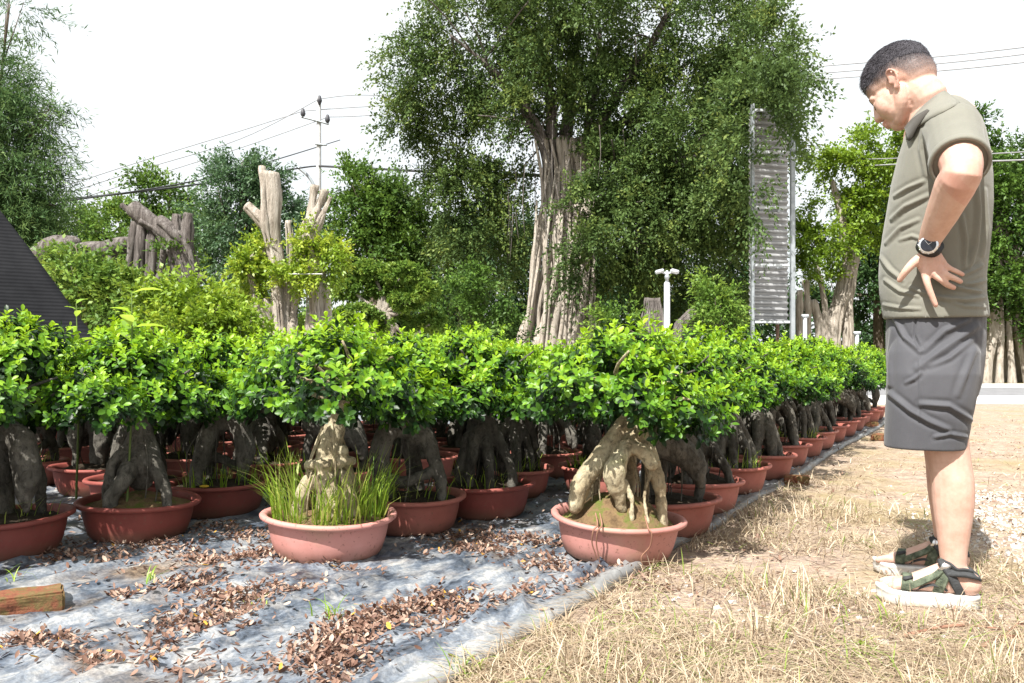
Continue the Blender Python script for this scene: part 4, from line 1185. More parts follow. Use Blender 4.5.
Y = 15.0
r1 = stump(165, Y, 'chopped grey banyan stump with a thick bent limb cut off square and stilt roots', [
    ([(133, 208), (150, 222), (168, 235), (182, 262), (186, 300), (190, 360)], [8, 9.5, 9, 8, 7, 7]),
    ([(157, 222), (170, 232), (186, 252), (192, 300), (190, 360)], [8.5, 9, 8, 7, 7]),
    ([(143, 218), (140, 255), (137, 300), (138, 360)], [5, 5.5, 6, 6]), ([(136, 222), (129, 262), (118, 300), (112, 360)], [4, 4, 3.5, 4]),
    ([(152, 228), (152, 270), (148, 300), (146, 360)], [4, 5, 5, 6]), ([(178, 214), (178, 250), (181, 300), (184, 360)], [4, 5, 5, 5]), ([(189, 212), (187, 250), (186, 300), (192, 360)], [5, 6, 6, 7]),
    ([(165, 250), (158, 285), (150, 320), (150, 360)], [4, 4, 4, 4]), ([(172, 260), (170, 300), (166, 360)], [5, 5, 6]), ([(195, 285), (203, 275)], [4, 3]), ([(190, 290), (206, 330), (214, 360)], [5, 5, 5]), ([(152, 318), (170, 290)], [2.5, 2.5])], 'bark_grey')
Y = 14.0
r2 = stump(295, Y, 'lopped banyan stump with two pale cut trunks, overgrown with yellow green shoots', [
    ([(270, 174), (272, 200), (273, 235), (279, 270), (280, 320), (280, 360)], [8, 10, 9.5, 8, 8, 9]), ([(247, 206), (258, 216), (270, 230)], [5, 6, 7]),
    ([(326, 190), (318, 208), (308, 230), (305, 260)], [4, 5, 7, 6]), ([(315, 186), (312, 210), (308, 232)], [4, 5, 5]), ([(331, 196), (322, 215), (312, 232)], [3, 4, 5]), ([(310, 235), (316, 270), (315, 320), (314, 360)], [8, 8, 8, 9]),
    ([(288, 220), (290, 260), (287, 300), (285, 360)], [3.5, 4, 4, 5]), ([(298, 250), (296, 290), (292, 330), (288, 360)], [4, 4, 5, 5]), ([(302, 270), (297, 300), (288, 335), (284, 360)], [3, 4, 4, 4]), ([(325, 285), (328, 330), (328, 360)], [4, 4, 4]),
    ([(275, 250), (250, 262), (256, 300), (258, 360)], [4, 5, 4, 5]), ([(246, 310), (240, 360)], [3, 4]), ([(321, 280), (321, 330), (322, 360)], [5, 5, 5]), ([(262, 300), (268, 330), (272, 360)], [8, 9, 10])], 'bark_pale')
crown_obj(r2, 'lime_leaf', 52, [B(253, 270, Y, 16, 32, 190), B(321, 262, Y, 20, 28, 220), B(288, 285, Y, 10, 24, 40, dy=-.4), B(305, 238, Y, 9, 14, 22), B(247, 302, Y, 14, 18, 60), B(292, 245, Y, 8, 16, 16, dy=-.2)], name='foliage', L=.075, Wd=.04, per=12, slen=.28, droop=.3, clump=10, crad=.3, dens=2.2, tone=(.3, 1.0))
crown_obj(r1, 'mid_leaf', 53, [B(175, 255, 15, 14, 12, 30), B(140, 285, 15, 30, 20, 60), B(195, 270, 15, 12, 10, 18)], name='foliage', L=.085, Wd=.045, per=10, slen=.3, droop=.3)
g = Geo().tube([P(288, 274, Y - .45), P(322, 274, Y - .45)], [.010, .010], 6, 2); rel(g, r2).obj('crossbar', M['concrete_pole'], r2)
Y = 15.5
root = empty('fallen_log', tuple(P(80, 300, Y).xy) + (0,), 0, 'pale fallen log lying under creepers beside the black netting', 'log')
g = Geo().tube([P(28, 262, Y), P(50, 248, Y), P(72, 243, Y)], [.18, .2, .16], 10, 4).tube([P(70, 254, Y), P(96, 252, Y), P(128, 243, Y)], [.2, .2, .14], 10, 4).tube([P(60, 250, Y), P(58, 300, Y), P(56, 385, Y)], [.12, .13, .15], 8, 3).tube([P(110, 250, Y), P(110, 300, Y), P(108, 385, Y)], [.12, .13, .15], 8, 3)
me = rel(g, root).mesh('log'); roughen(me, .04, 3, 1); link('trunk', me, M['bark_grey'], root)

# small root bundles right of the banyan
Y = 20.0
stump(652, Y, 'fan of thin grey aerial roots behind the white lamp post', [([(636 + i * 4.2, 384), (640 + i * 3, 330), (646 + i * 1.6, 298)], [2.2, 1.8, 1.2]) for i in range(9)] + [([(638 + i * 5, 384, .4), (642 + i * 3, 340, .4), (648 + i * 1.6, 300, .4)], [2.2, 1.8, 1.2]) for i in range(7)], 'bark_grey')
stump(692, Y, 'gnarled dark arching root between the white lamp post and the hoarding', [([(676, 384), (678, 335), (688, 318), (700, 312), (706, 330), (708, 384)], [6, 6, 7, 6, 5, 6]), ([(688, 318), (694, 345), (694, 384)], [3, 3, 4]), ([(700, 312), (712, 302)], [5, 3])], 'bark_grey')
# right: lopped banyan with regrown head
Y = 27.0
r3 = stump(838, Y, 'lopped banyan right of the hoarding, thick pale trunk and bushy regrown bright head', [
    ([(850, 235), (849, 262), (844, 290), (834, 325), (828, 384)], [4, 6.5, 7, 7, 9]), ([(857, 255), (853, 280), (847, 320), (846, 384)], [3.4, 3.8, 3.8, 4]), ([(815, 262), (822, 290), (826, 325), (824, 384)], [2, 3, 3.5, 3.8]), ([(806, 280), (808, 320), (806, 384)], [3, 3.5, 3.8]),
    ([(812, 300), (820, 330), (820, 384)], [4, 4, 5]), ([(800, 290), (800, 330), (799, 384)], [3, 4, 4]), ([(846, 250), (840, 210), (832, 180)], [5, 4, 2]), ([(850, 245), (862, 205), (872, 170)], [5, 4, 2]), ([(848, 300), (852, 384)], [4, 5])], 'bark_pale')
crown_obj(r3, 'lime_leaf', 61, [B(845, 168, Y, 26, 20, 120), B(825, 160, Y, 14, 12, 30), B(880, 150, Y, 28, 26, 150), B(850, 205, Y, 34, 24, 170), B(835, 235, Y, 30, 18, 120), B(812, 240, Y, 14, 16, 50), B(880, 200, Y, 30, 30, 150), B(822, 278, Y, 10, 10, 30), B(806, 258, Y, 12, 14, 40), B(905, 170, Y, 22, 40, 120)], L=.14, Wd=.07, per=14, slen=.6, droop=.35, tone=(0, .72))
Y = 36.0
tree('dark_tree', 880, Y, 'dark tree behind the lopped banyan, partly hidden by the man', 'tree', (880, 200), [B(868, 230, Y, 26, 40, 200), B(872, 290, Y, 34, 44, 260), B(905, 250, Y, 40, 80, 400), B(930, 180, Y, 30, 40, 160), B(810, 310, Y, 26, 30, 120)], 'dark_leaf', 62, L=.20, Wd=.10, per=14, slen=.9, droop=.3, tone=(.1, .9))
# right edge: banyan beyond the road
Y = 26.0
root = empty('roadside_banyan', ((1003 - CX) / F * Y, Y, 0), 0, 'dense banyan beyond the road at the right edge, behind the man, pale ribbed root trunk', 'tree')
g = Geo(); rng = np.random.default_rng(64)
for i in range(22):
    a = 978 + i * 3.6 + rng.normal(0, 1.2); t = 990 + i * 1.9; dy = rng.uniform(-.5, .9)
    g.tube([P(a, 386.5, Y + dy), P(a * .6 + t * .4 + rng.normal(0, 1), 362, Y + dy * .8), P(t, 330, Y + dy * .6), P(t + rng.normal(0, 2), 280, Y + dy * .4)], [.15, .10, .10, .08], 7, 4, False)
for e in ((960, 200), (990, 150), (1030, 160), (1060, 220)): g.tube([P(1008, 300, Y), P((1008 + e[0]) / 2, (300 + e[1]) / 2 - 10, Y), P(*e, Y)], [.3, .2, .08], 7, 4, False)
rel(g, root).obj('trunk', M['bark_pale'], root)
crown_obj(root, 'mid_leaf', 65, [B(985, 130, Y, 18, 24, 60), B(1005, 165, Y, 34, 30, 190), B(965, 190, Y, 34, 50, 220), B(1000, 230, Y, 40, 50, 330), B(1040, 210, Y, 40, 70, 330), B(1010, 295, Y, 40, 36, 260), B(1050, 310, Y, 40, 36, 200), B(965, 300, Y, 36, 34, 160), B(950, 250, Y, 30, 40, 130)], L=.14, Wd=.07, per=15, slen=.6, droop=.35, tone=(0, .62))

# far belt of trees that closes the view
V, Q, t = foliage(70, [((x, 48 + 3 * math.sin(x), 2.2), (4.2, 2.5, 2.6 + .5 * math.sin(x * 2.3)), 230) for x in range(-46, 48, 4)], L=.34, Wd=.18, per=10, slen=1.3, droop=.3)
tag(link('far_woods', npm('far_woods', V, Q, t), M['dark_leaf']), kind='stuff')

# ================================================================== structures
# black shade-net tent at the left
Y = 8.0
ap = P(-6, 203, Y); root = empty('net_tent', (ap.x, Y, 0), 0, 'black shade netting hung like a tent from a pole at the left edge', 'tent')
g = Geo()
foot = [P(158, 352, Y) + Vector((.12, 0, 0)), Vector((ap.x + .4, Y + 1.8, .15)), Vector((ap.x - 1.6, Y + 1.2, .15)), Vector((ap.x - 1.8, Y - .6, .15)), Vector((ap.x + .3, Y - 1.1, .10))]
foot[0].z = .1
nseg, nst = 50, 16
V = []
for i in range(nst + 1):
    t = i / nst
    for j in range(nseg):
        u = j / nseg * 5; k = int(u); f_ = u - k
        p = foot[k].lerp(foot[(k + 1) % 5], f_)
        q = ap.lerp(p, .01 + .99 * t)
        sag = math.sin(math.pi * t) * .05 + .10 * math.sin(math.pi * f_) * t
        q = q + (Vector((ap.x, Y, q.z)) - q) * sag + Vector((noise.noise(Vector((j * .6, t * 3, 1))) * .03, noise.noise(Vector((j * .6, t * 3, 7))) * .04, 0)) * t
        V.append(q)
Fc = [(i * nseg + j, i * nseg + (j + 1) % nseg, (i + 1) * nseg + (j + 1) % nseg, (i + 1) * nseg + j) for i in range(nst) for j in range(nseg)]
g.add(V, Fc)
m, nt, out = new_mat('shade_net')
tc = N(nt, 'ShaderNodeTexCoord'); w = N(nt, 'ShaderNodeTexWave', bands_direction='Z'); w.inputs['Scale'].default_value = 9; w.inputs['Distortion'].default_value = 1.0; nt.links.new(tc.outputs['Object'], w.inputs[0])
n1 = nz(nt, 3, 6, .6, tc.outputs['Object']); r = ramp(nt, [(.3, (.006, .0062, .008)), (.7, (.016, .0165, .019))]); nt.links.new(n1.outputs['Fac'], r.inputs[0])
c = mix(nt, .12, r.outputs[0], w.outputs['Color'], 'OVERLAY')
b = N(nt, 'ShaderNodeBsdfPrincipled'); nt.links.new(c, b.inputs['Base Color']); b.inputs['Roughness'].default_value = .8; b.inputs['Specular IOR Level'].default_value = .15
nt.links.new(bump(nt, w.outputs['Fac'], .3, .01), b.inputs['Normal']); nt.links.new(b.outputs[0], out.inputs[0]); M['net'] = m
o = rel(g, root).obj('netting', M['net'], root); md = o.modifiers.new('t', 'SOLIDIFY'); md.thickness = .004
g = Geo().tube([(ap.x, Y, 0), (ap.x, Y, ap.z + .03)], [.025, .022], 8, 2); rel(g, root).obj('pole', M['rust'], root)

# utility pole
Y = 40.0
root = empty('utility_pole', ((318 - CX) / F * Y, Y, 0), 0, 'concrete utility pole with a crossarm and insulators', 'utility pole')
s = Y / F
g = Geo().tube([(root.location.x, Y, 0), tuple(P(319, 98, Y))], [3.4 * s, 2.1 * s], 12, 3); rel(g, root).obj('pole', M['concrete_pole'], root)
g = Geo().tube([P(302, 117, Y - .15), P(318, 121, Y - .15), P(328, 124, Y - .15)], [.05, .05, .05], 6, 2).tube([P(316, 144, Y - .15), P(326, 145, Y - .15)], [.05, .05], 6, 2); rel(g, root).obj('crossarm', M['galv'], root)
for px, py in ((303, 114), (319.5, 101), (327.5, 120)):
    g = Geo().tube([P(px, py + 3, Y - .15), P(px, py, Y - .15), P(px, py - 4, Y - .15)], [.06, .13, .08], 8, 2); rel(g, root).obj('insulator', M['dark_metal'], root)
g = Geo().tube([P(299, 168, Y), P(308, 176, Y), P(314, 186, Y), P(317, 200, Y)], [.08, .08, .08, .08], 6, 3); rel(g, root).obj('brace', M['galv'], root)


def wire(pts, r, lb, mat='wire'):
    """a cable through photograph points, each with its distance"""
    q = [P(a, b, c) for a, b, c in pts]
    tag(Geo().tube(q, [r] * len(q), 5, 8, False).obj('power_line', M[mat]), lb, 'cable', 'overhead cables')


wire([(-80, 210, 20), (60, 200, 26), (200, 184, 33), (300, 168, 39.5), (318, 166, 40)], .04, 'dark thick cable rising from the left edge to the utility pole')
wire([(-80, 213, 20), (80, 199, 26), (200, 180, 32), (268, 162, 36), (340, 140, 46)], .028, 'thinner cable crossing just above the thick dark one left of the utility pole')
wire([(318, 166, 40), (380, 169, 36), (440, 172, 31), (560, 176, 25.5)], .055, 'dark cable running from the utility pole into the great banyan crown')
wire([(340, 166, 40), (370, 178, 36), (410, 198, 30), (450, 205, 27)], .04, 'pale cable dropping from the utility pole behind the round tree', 'wire_grey')
wire([(-60, 228, 30), (120, 168, 36), (240, 131, 39), (303, 111, 40)], .02, 'thin high cable reaching the left insulator of the pole', 'wire_grey')
wire([(-60, 236, 30), (120, 176, 36), (240, 139, 39), (319, 99, 40)], .02, 'thin high cable reaching the pole top', 'wire_grey')
wire([(-60, 242, 30), (120, 186, 36), (240, 148, 39), (328, 117, 40)], .02, 'thin high cable reaching the right insulator of the pole', 'wire_grey')
for k, (a, b, w_) in enumerate(((95, 98, 'topmost'), (107, 104, 'middle'), (116, 111, 'lowest'))):
    wire([((319, 99, 40), (303, 111, 40), (328, 117, 40))[k], (360, a, 41), (430, b, 43), (560, b + 2, 47)], .02, f'{w_} of the thin cables between the utility pole and the banyan crown', 'wire_grey')
for k, (a, b, w_) in enumerate(((68, 47, 'topmost'), (75, 54, 'middle'), (81, 63, 'lowest'))):
    wire([(640, a + 14, 46), (800, a, 40), (960, (a + b) / 2 - 3, 36), (1120, b - 12, 32)], .028, f'{w_} of the three thin cables in the sky above the man', 'wire_grey')
wire([(770, 160, 30), (830, 160, 28), (905, 158, 25), (1024, 152, 22), (1100, 147, 20)], .018, 'thin pale cable above the double one, passing behind the man at chest height', 'wire_grey')
wire([(770, 170, 30), (830, 168, 28), (905, 164, 25), (1024, 160, 22), (1100, 156, 20)], .026, 'thicker pale cable passing behind the man at chest height', 'wire_grey')

# hoarding seen from its back
Y = 20.0
root = empty('hoarding', ((773 - CX) / F * Y, Y, 0), 0, 'tall steel hoarding frame with ribbed sheets seen from behind, at the banyan\'s right side', 'hoarding')
s = Y / F
x0, x1 = (752.5 - CX) * s, (792.5 - CX) * s; ztop = H + (360 - 104) * s
for px, w_, dy, mt, nm in ((752.5, 2.8, 0, 'galv', 'post'), (792.5, 4.2, 0, 'galv', 'post'), (787.5, 2.4, .75, 'rust', 'post')):
    g = Geo().box(((px - CX) * s, Y + dy, ztop / 2), (w_ * s, .12, ztop), bev=.008); rel(g, root).obj(nm, M[mt], root, False)
for py in (110, 152, 207.5, 265, 322):
    z = H + (360 - py) * s
    g = Geo().box(((x0 + x1) / 2, Y + .02, z), (x1 - x0 - .12, .06, .06), bev=.006); g.box(((785.5 - CX) * s, Y + .36, z), (.06, .6, .06)); rel(g, root).obj('crossbar', M['white_paint'], root, False)
zb = H + (360 - 319) * s; rows = 35; xs0, xs1 = x0 + .03, (797 - CX) * s
V = []
for i in range(rows * 4 + 1):
    z = zb + (ztop - zb) * i / (rows * 4); dy = (.0, .10, .10, .0)[i % 4]
    V += [(xs0, Y + .30 + dy, z), (xs1, Y + .62 + dy, z)]
g = Geo().add(V, [(2 * i, 2 * i + 1, 2 * i + 3, 2 * i + 2) for i in range(rows * 4)])
o = rel(g, root).obj('ribbed_sheet', M['corrugated'], root, False); md = o.modifiers.new('t', 'SOLIDIFY'); md.thickness = .012

# white lamp / camera post
Y = 16.0
root = empty('lamp_post', ((667 - CX) / F * Y, Y, 0), 0, 'white post with two short lamp heads in front of the banyan shade', 'lamp post')
s = Y / F
g = Geo().tube([(root.location.x, Y, 0), tuple(P(667, 284, Y))], [3.4 * s, 3.0 * s], 14, 2); g.tube([P(667, 286, Y), P(667, 272, Y)], [1.6 * s, 1.6 * s], 8, 2); rel(g, root).obj('pole', M['white_paint'], root)
for sx in (-1, 1):
    g = Geo().tube([P(667, 274, Y), P(667 + 5 * sx, 272, Y)], [1.1 * s, 1.1 * s], 6, 2).box(P(667 + 7.5 * sx, 271.5, Y), (8 * s, .16, 3.6 * s), rot=Matrix.Rotation(.25 * sx, 3, 'Y'), bev=.012); rel(g, root).obj('lamp_head', M['white_paint'], root)
g = Geo().ball(P(667, 277, Y - .05), (2.6 * s, 2.6 * s, 2.6 * s)); rel(g, root).obj('housing', M['galv'], root)
# small white posts
for px, py, yy, lb in ((805, 318, 20, 'short white post standing beside the hoarding, before the lopped banyan'), (857, 335, 22, 'short white post beyond the far end of the hedge, near the man\'s hip')):
    s = yy / F
    root = empty('marker_post', ((px - CX) * s, yy, 0), 0, lb, 'post', 'short white posts')
    g = Geo().tube([(root.location.x, yy, 0), tuple(P(px, py, yy))], [2.2 * s, 2.0 * s], 10, 2); rel(g, root).obj('pole', M['white_paint'], root)
    g = Geo().box(P(px, py - 2, yy), (6.5 * s, .12, 3.2 * s), bev=.01); rel(g, root).obj('cap', M['white_paint'], root)
# ================================================================== the man
YM = 2.60
AZ = math.atan2(934 - CX, F); NV = Vector((math.sin(AZ), math.cos(AZ), 0)); MV = Vector((math.cos(AZ), -math.sin(AZ), 0))
PIX = P


def P(px, py, y):
    """like before, on planes square to the line of sight to the man"""
    r = Vector(((px - CX) / F, 1.0, -(py - HY) / F))
    t = (YM / math.cos(AZ) + (y - YM)) / r.dot(NV)
    return Vector((0, 0, H)) + r * t


def MX(x, y, z):
    return MV * x + NV * y + Vector((0, 0, z))

M['skin'] = None


def skin_material():
    m, nt, out = new_mat('skin')
    tc = N(nt, 'ShaderNodeTexCoord')
    a = N(nt, 'ShaderNodeAttribute'); a.attribute_name = 'hairy'
    a2 = N(nt, 'ShaderNodeAttribute'); a2.attribute_name = 'rosy'
    n1 = nz(nt, 16, 9, .72, tc.outputs['Object']); r = ramp(nt, [(.3, (0.46, 0.275, 0.21)), (.7, (0.61, 0.415, 0.34))]); nt.links.new(n1.outputs['Fac'], r.inputs[0])
    c = mix(nt, a2.outputs['Fac'], r.outputs[0], (0.46, 0.19, 0.15))
    n3 = nz(nt, 900, 2, .6, tc.outputs['Object']); mm = N(nt, 'ShaderNodeMath', operation='MULTIPLY'); r3 = ramp(nt, [(.3, .62), (.6, 1.0)]); nt.links.new(n3.outputs['Fac'], r3.inputs[0])
    nt.links.new(r3.outputs[0], mm.inputs[0]); nt.links.new(a.outputs['Fac'], mm.inputs[1])
    c = mix(nt, mm.outputs[0], c, (0.095, 0.078, 0.078))
    a3 = N(nt, 'ShaderNodeAttribute'); a3.attribute_name = 'crop'
    c = mix(nt, a3.outputs['Fac'], c, (0.050, 0.045, 0.052))
    b = N(nt, 'ShaderNodeBsdfPrincipled'); nt.links.new(c, b.inputs['Base Color']); b.inputs['Roughness'].default_value = .6; b.inputs['Specular IOR Level'].default_value = .28
    b.inputs['Subsurface Weight'].default_value = .12; b.inputs['Subsurface Radius'].default_value = (.012, .005, .003)
    n2 = nz(nt, 130, 5, .6, tc.outputs['Object']); nt.links.new(bump(nt, n2.outputs['Fac'], .12, .002), b.inputs['Normal']); nt.links.new(b.outputs[0], out.inputs[0])
    return m


def cloth(name, c0, c1, scale, weave, rough=.85, bstr=.25):
    m, nt, out = new_mat(name)
    tc = N(nt, 'ShaderNodeTexCoord'); n1 = nz(nt, scale, 6, .6, tc.outputs['Object']); r = ramp(nt, [(.3, c0), (.7, c1)]); nt.links.new(n1.outputs['Fac'], r.inputs[0])
    n2 = nz(nt, weave, 3, .7, tc.outputs['Object'])
    c = mix(nt, .35, r.outputs[0], n2.outputs['Color'], 'SOFT_LIGHT')
    hs = N(nt, 'ShaderNodeHueSaturation'); hs.inputs['Saturation'].default_value = .85; nt.links.new(c, hs.inputs['Color'])
    b = N(nt, 'ShaderNodeBsdfPrincipled'); nt.links.new(hs.outputs[0], b.inputs['Base Color']); b.inputs['Roughness'].default_value = rough; b.inputs['Specular IOR Level'].default_value = .2
    b.inputs['Sheen Weight'].default_value = .15
    n3 = nz(nt, 22, 5, .6, tc.outputs['Object']); ad = N(nt, 'ShaderNodeMath', operation='ADD'); mu = N(nt, 'ShaderNodeMath', operation='MULTIPLY'); mu.inputs[1].default_value = .25
    nt.links.new(n2.outputs['Fac'], mu.inputs[0]); nt.links.new(mu.outputs[0], ad.inputs[0]); nt.links.new(n3.outputs['Fac'], ad.inputs[1])
    nt.links.new(bump(nt, ad.outputs[0], bstr, .006), b.inputs['Normal']); nt.links.new(b.outputs[0], out.inputs[0])
    return m


M['skin'] = skin_material()
M['shirt'] = cloth('shirt', (0.150, 0.147, 0.118), (0.185, 0.181, 0.147), 6, 700)
M['shirt_dark'] = cloth('shirt_dark', (0.045, 0.040, 0.034), (0.06, 0.055, 0.045), 6, 700)  # shirt cloth darkened to paint shade at the collar
M['shorts'] = cloth('shorts', (0.054, 0.055, 0.064), (0.072, 0.073, 0.083), 5, 900, .7)
M['hair'] = simple('hair', [(.3, (0.022, 0.020, 0.026)), (.7, (0.065, 0.060, 0.074))], 120, .55, .8, .004, .4, stretch=(1, 1, .4))
M['eye_dark'] = simple('eye_dark', [(.3, (.01, .008, .008)), (.7, (.02, .015, .014))], 50, .3)
M['rubber_white'] = simple('rubber_white', [(.3, (.46, .45, .43)), (.7, (.60, .59, .57))], 30, .7, .2)
M['strap_dark'] = simple('strap_dark', [(.3, (.025, .027, .028)), (.7, (.05, .052, .055))], 60, .8, .3)
M['strap_green'] = simple('strap_green', [(.35, (.035, .045, .03)), (.55, (.10, .12, .08)), (.7, (.17, .19, .14))], 60, .85, .3)
M['strap_edge'] = M['strap_dark']
M['silver'] = simple('silver', [(.3, (.62, .62, .63)), (.7, (.75, .75, .76))], 20, .25, .05, .001, .6, metal=.9)
M['dial'] = simple('dial', [(.3, (.008, .009, .014)), (.7, (.02, .022, .03))], 60, .15, .05)
M['rubber_black'] = simple('rubber_black', [(.3, (.012, .012, .013)), (.7, (.025, .025, .027))], 40, .6, .2)

man = empty('person', (1.27, 2.56, 0.0), 0, 'man in an olive polo shirt and dark shorts, hand on hip, looking down', 'person')


def mrel(me):
    V = verts_np(me); V = V - np.array(man.location); set_verts(me, V); return me


# ---- head, in its own frame: faces -x, z up
HS = 1.055
pitch, yaw = math.radians(-33), math.radians(-21)
HR = Matrix.Rotation(yaw - AZ, 3, 'Z') @ Matrix.Rotation(pitch, 3, 'Y')
HC = P(901, 88, YM)


def hp(x, y, z):
    return HC + HR @ (Vector((x, y, z)) * HS)


def hball(g, c, r, rot=None):
    q = HR if rot is None else HR @ rot
    g.ball(hp(*c), tuple(a * HS for a in r), 20, q)


def skull(g, e=0.0):
    hball(g, (.014, 0, .045), (.100 + e, .078 + e, .088 + e)); hball(g, (-.040, 0, .042), (.048 + e, .066 + e, .056 + e)); hball(g, (.05, 0, .01), (.062 + e, .066 + e, .070 + e))


g = Geo()
skull(g)
hball(g, (-.030, 0, -.022), (.062, .066, .085))
hball(g, (-.062, 0, -.086), (.026, .030, .023))
for s in (-1, 1):
    g.tube([hp(.004, .052 * s, -.03), hp(-.014, .048 * s, -.060), hp(-.050, .026 * s, -.088)], [.022 * HS, .021 * HS, .019 * HS], 12, 4)
    hball(g, (-.030, .030 * s, -.055), (.045, .032, .040))
    hball(g, (-.050, .036 * s, -.030), (.034, .029, .042))
    hball(g, (-.0715, .029 * s, .014), (.013, .026, .012))                       # brow ridge
    hball(g, (-.0735, .031 * s, -.006), (.0115, .0165, .0115))                    # closed-looking lids
    hball(g, (-.094, .0125 * s, -.034), (.0105, .008, .009))                      # nostril wing
    # ear: rim, bowl, lobe
    er = [(.004, .078, .014), (.010, .087, .027), (.022, .092, .026), (.030, .092, .012), (.027, .089, -.006), (.018, .085, -.020), (.008, .081, -.030)]
    g.tube([hp(x, y * s, z) for x, y, z in er], [.0042 * HS] * 7, 8, 4)
    hball(g, (.015, .079 * s, .002), (.016, .0075, .024))
    hball(g, (.008, .079 * s, -.026), (.0085, .0055, .0095)); hball(g, (.001, .079 * s, -.003), (.005, .006, .008))
g.tube([hp(-.084, 0, .008), hp(-.092, 0, -.010), hp(-.100, 0, -.030)], [.0095 * HS, .0110 * HS, .0135 * HS], 12, 4)
hball(g, (-.0925, 0, -.060), (.0105, .023, .0062)); hball(g, (-.0905, 0, -.071), (.0105, .020, .0068))
# ---- neck
nk = P(941, 118, YM)
g.tube([hp(.030, 0, -.03), hp(.040, 0, -.08), (P(928, 112, YM)), nk, P(946, 135, YM)], [.057, .057, .062, .070, .08], 18, 4)
# ---- near arm
sh, el, wr = P(952, 131, 2.42), P(962, 171, 2.19), P(930, 240, 2.355)
g.tube([P(948, 148, 2.52), sh, sh.lerp(el, .5), el, el.lerp(wr, .22), el.lerp(wr, .6), wr, P(929, 250, 2.375)], [.075, .070, .062, .050, .053, .044, .031, .029], 18, 5)
g.ball(P(968, 172, 2.185), (.034, .03, .034))
# hand
def hand(px, dy=0.0):
    pass
PW = P(928.5, 249, 2.378)
kn = {'index': [(925, 273, 2.372), (927.5, 284, 2.366), (931.5, 295, 2.370), (935.5, 305, 2.378)], 'middle': [(933.5, 273.5, 2.370), (941, 279.5, 2.364), (947, 284.5, 2.376), (953.5, 287.5, 2.392)],
      'ring': [(938.5, 268.5, 2.374), (947, 275, 2.366), (954.5, 278.5, 2.380), (960.5, 281.5, 2.396)], 'little': [(941.5, 262.5, 2.382), (949, 268, 2.376), (956.5, 271.5, 2.386), (962.5, 274.5, 2.400)]}
rads = {'index': (.0125, .0100, .0090, .0080), 'middle': (.0125, .0100, .0090, .0080), 'ring': (.0118, .0094, .0085, .0075), 'little': (.0108, .0084, .0075, .0067)}
for k, q in kn.items():
    pts = [P(*a) for a in q]
    g.tube(pts, rads[k], 12, 4)
    g.tube([PW, PW.lerp(pts[0], .5) + Vector((0, -.004, 0)), pts[0]], [.020, .0165, .0125], 12, 4)
    g.ball(pts[0] + Vector((0, -.004, 0)), .0118)
g.tube([P(924, 256, 2.378), P(914, 262.5, 2.366), P(906, 271, 2.366), P(899.5, 280, 2.378)], [.017, .0135, .0112, .0085], 12, 4)
g.tube([P(925, 252, 2.378), P(921, 264, 2.378), P(925, 272, 2.376)], [.015, .013, .011], 12, 4)
# ---- far arm, mostly hidden behind the body
sh2, el2, wr2 = P(952, 131, 2.78), P(956, 178, 2.97), P(928, 240, 2.84)
g.tube([P(948, 148, 2.68), sh2, sh2.lerp(el2, .5), el2, el2.lerp(wr2, .25), el2.lerp(wr2, .6), wr2], [.075, .070, .062, .050, .053, .044, .030], 16, 5)
g.tube([wr2, P(925, 262, 2.82), P(922, 278, 2.81)], [.028, .032, .018], 12, 4)
for dx, l in ((-8, 14), (-2, 22), (5, 22), (11, 18)):
    a = P(922 + dx * .7, 270, 2.815); g.tube([a, a + Vector((dx * .002, -.002, -.03)), a + Vector((dx * .004, -.006, -.03 - l * .0018))], [.0125, .010, .008], 10, 4)
# ---- torso core and hips under the clothes
g.tube([P(942, 130, YM), P(942, 200, YM), P(935, 280, YM), P(936, 320, YM), P(936, 335, YM)], [.11, .125, .12, .11, .10], 16, 4)


# ---- legs
def leg(g, yk, secs):
    rings = []
    for py, a, b in secs:
        l, r = P(a, py, yk), P(b, py, yk); c = (l + r) / 2; rx = (r - l).length / 2
        rings.append([c + MX(rx * math.cos(t), rx * .96 * math.sin(t), 0) for t in [2 * math.pi * i / 20 for i in range(20)]])
    g.loft(rings)


near = [(402, 914, 966), (418, 917, 968), (435, 921, 969), (448, 924.5, 970), (462, 928, 972), (478, 930, 974.5), (492, 931, 975.5), (505, 932, 975), (520, 934, 973), (535, 936.5, 970.5), (550, 938.5, 968), (562, 940, 967), (574, 940, 968), (585, 942, 969)]
leg(g, 2.475, near)
yF = 2.80
rings = []
for py, a, b in near:                                   # the other leg, on the farther side
    l, r = P(a, py, 2.475), P(b, py, 2.475); c = (l + r) / 2 + NV * (yF - 2.475) - MV * .015; rx = (r - l).length / 2
    rings.append([c + MX(rx * math.cos(t), rx * .96 * math.sin(t), 0) for t in [2 * math.pi * i / 20 for i in range(20)]])
g.loft(rings)


# ---- feet
class Foot:
    def __init__(s, heel, toe):
        s.h, s.t = Vector(heel), Vector(toe); s.L = (s.t - s.h).length; s.d = (s.t - s.h).normalized(); s.n = Vector((-s.d.y, s.d.x, 0))
        # s.n points to the foot's camera side if negative y
        if s.n.y > 0: s.n = -s.n

    def p(s, a, b, z):
        """a along from heel to toe (0..1), b metres towards the camera, z height"""
        return s.h + s.d * (a * s.L) + s.n * b + Vector((0, 0, z))

    W = [(0.0, .022), (.08, .032), (.25, .033), (.45, .036), (.65, .045), (.78, .047), (.9, .040), (1.0, .022)]
    HT = [(0.0, .055), (.08, .085), (.25, .105), (.40, .088), (.55, .066), (.70, .046), (.82, .034), (1.0, .022)]

    def w(s, a): return float(np.interp(a, [q[0] for q in s.W], [q[1] for q in s.W]))
    def ht(s, a): return float(np.interp(a, [q[0] for q in s.HT], [q[1] for q in s.HT]))


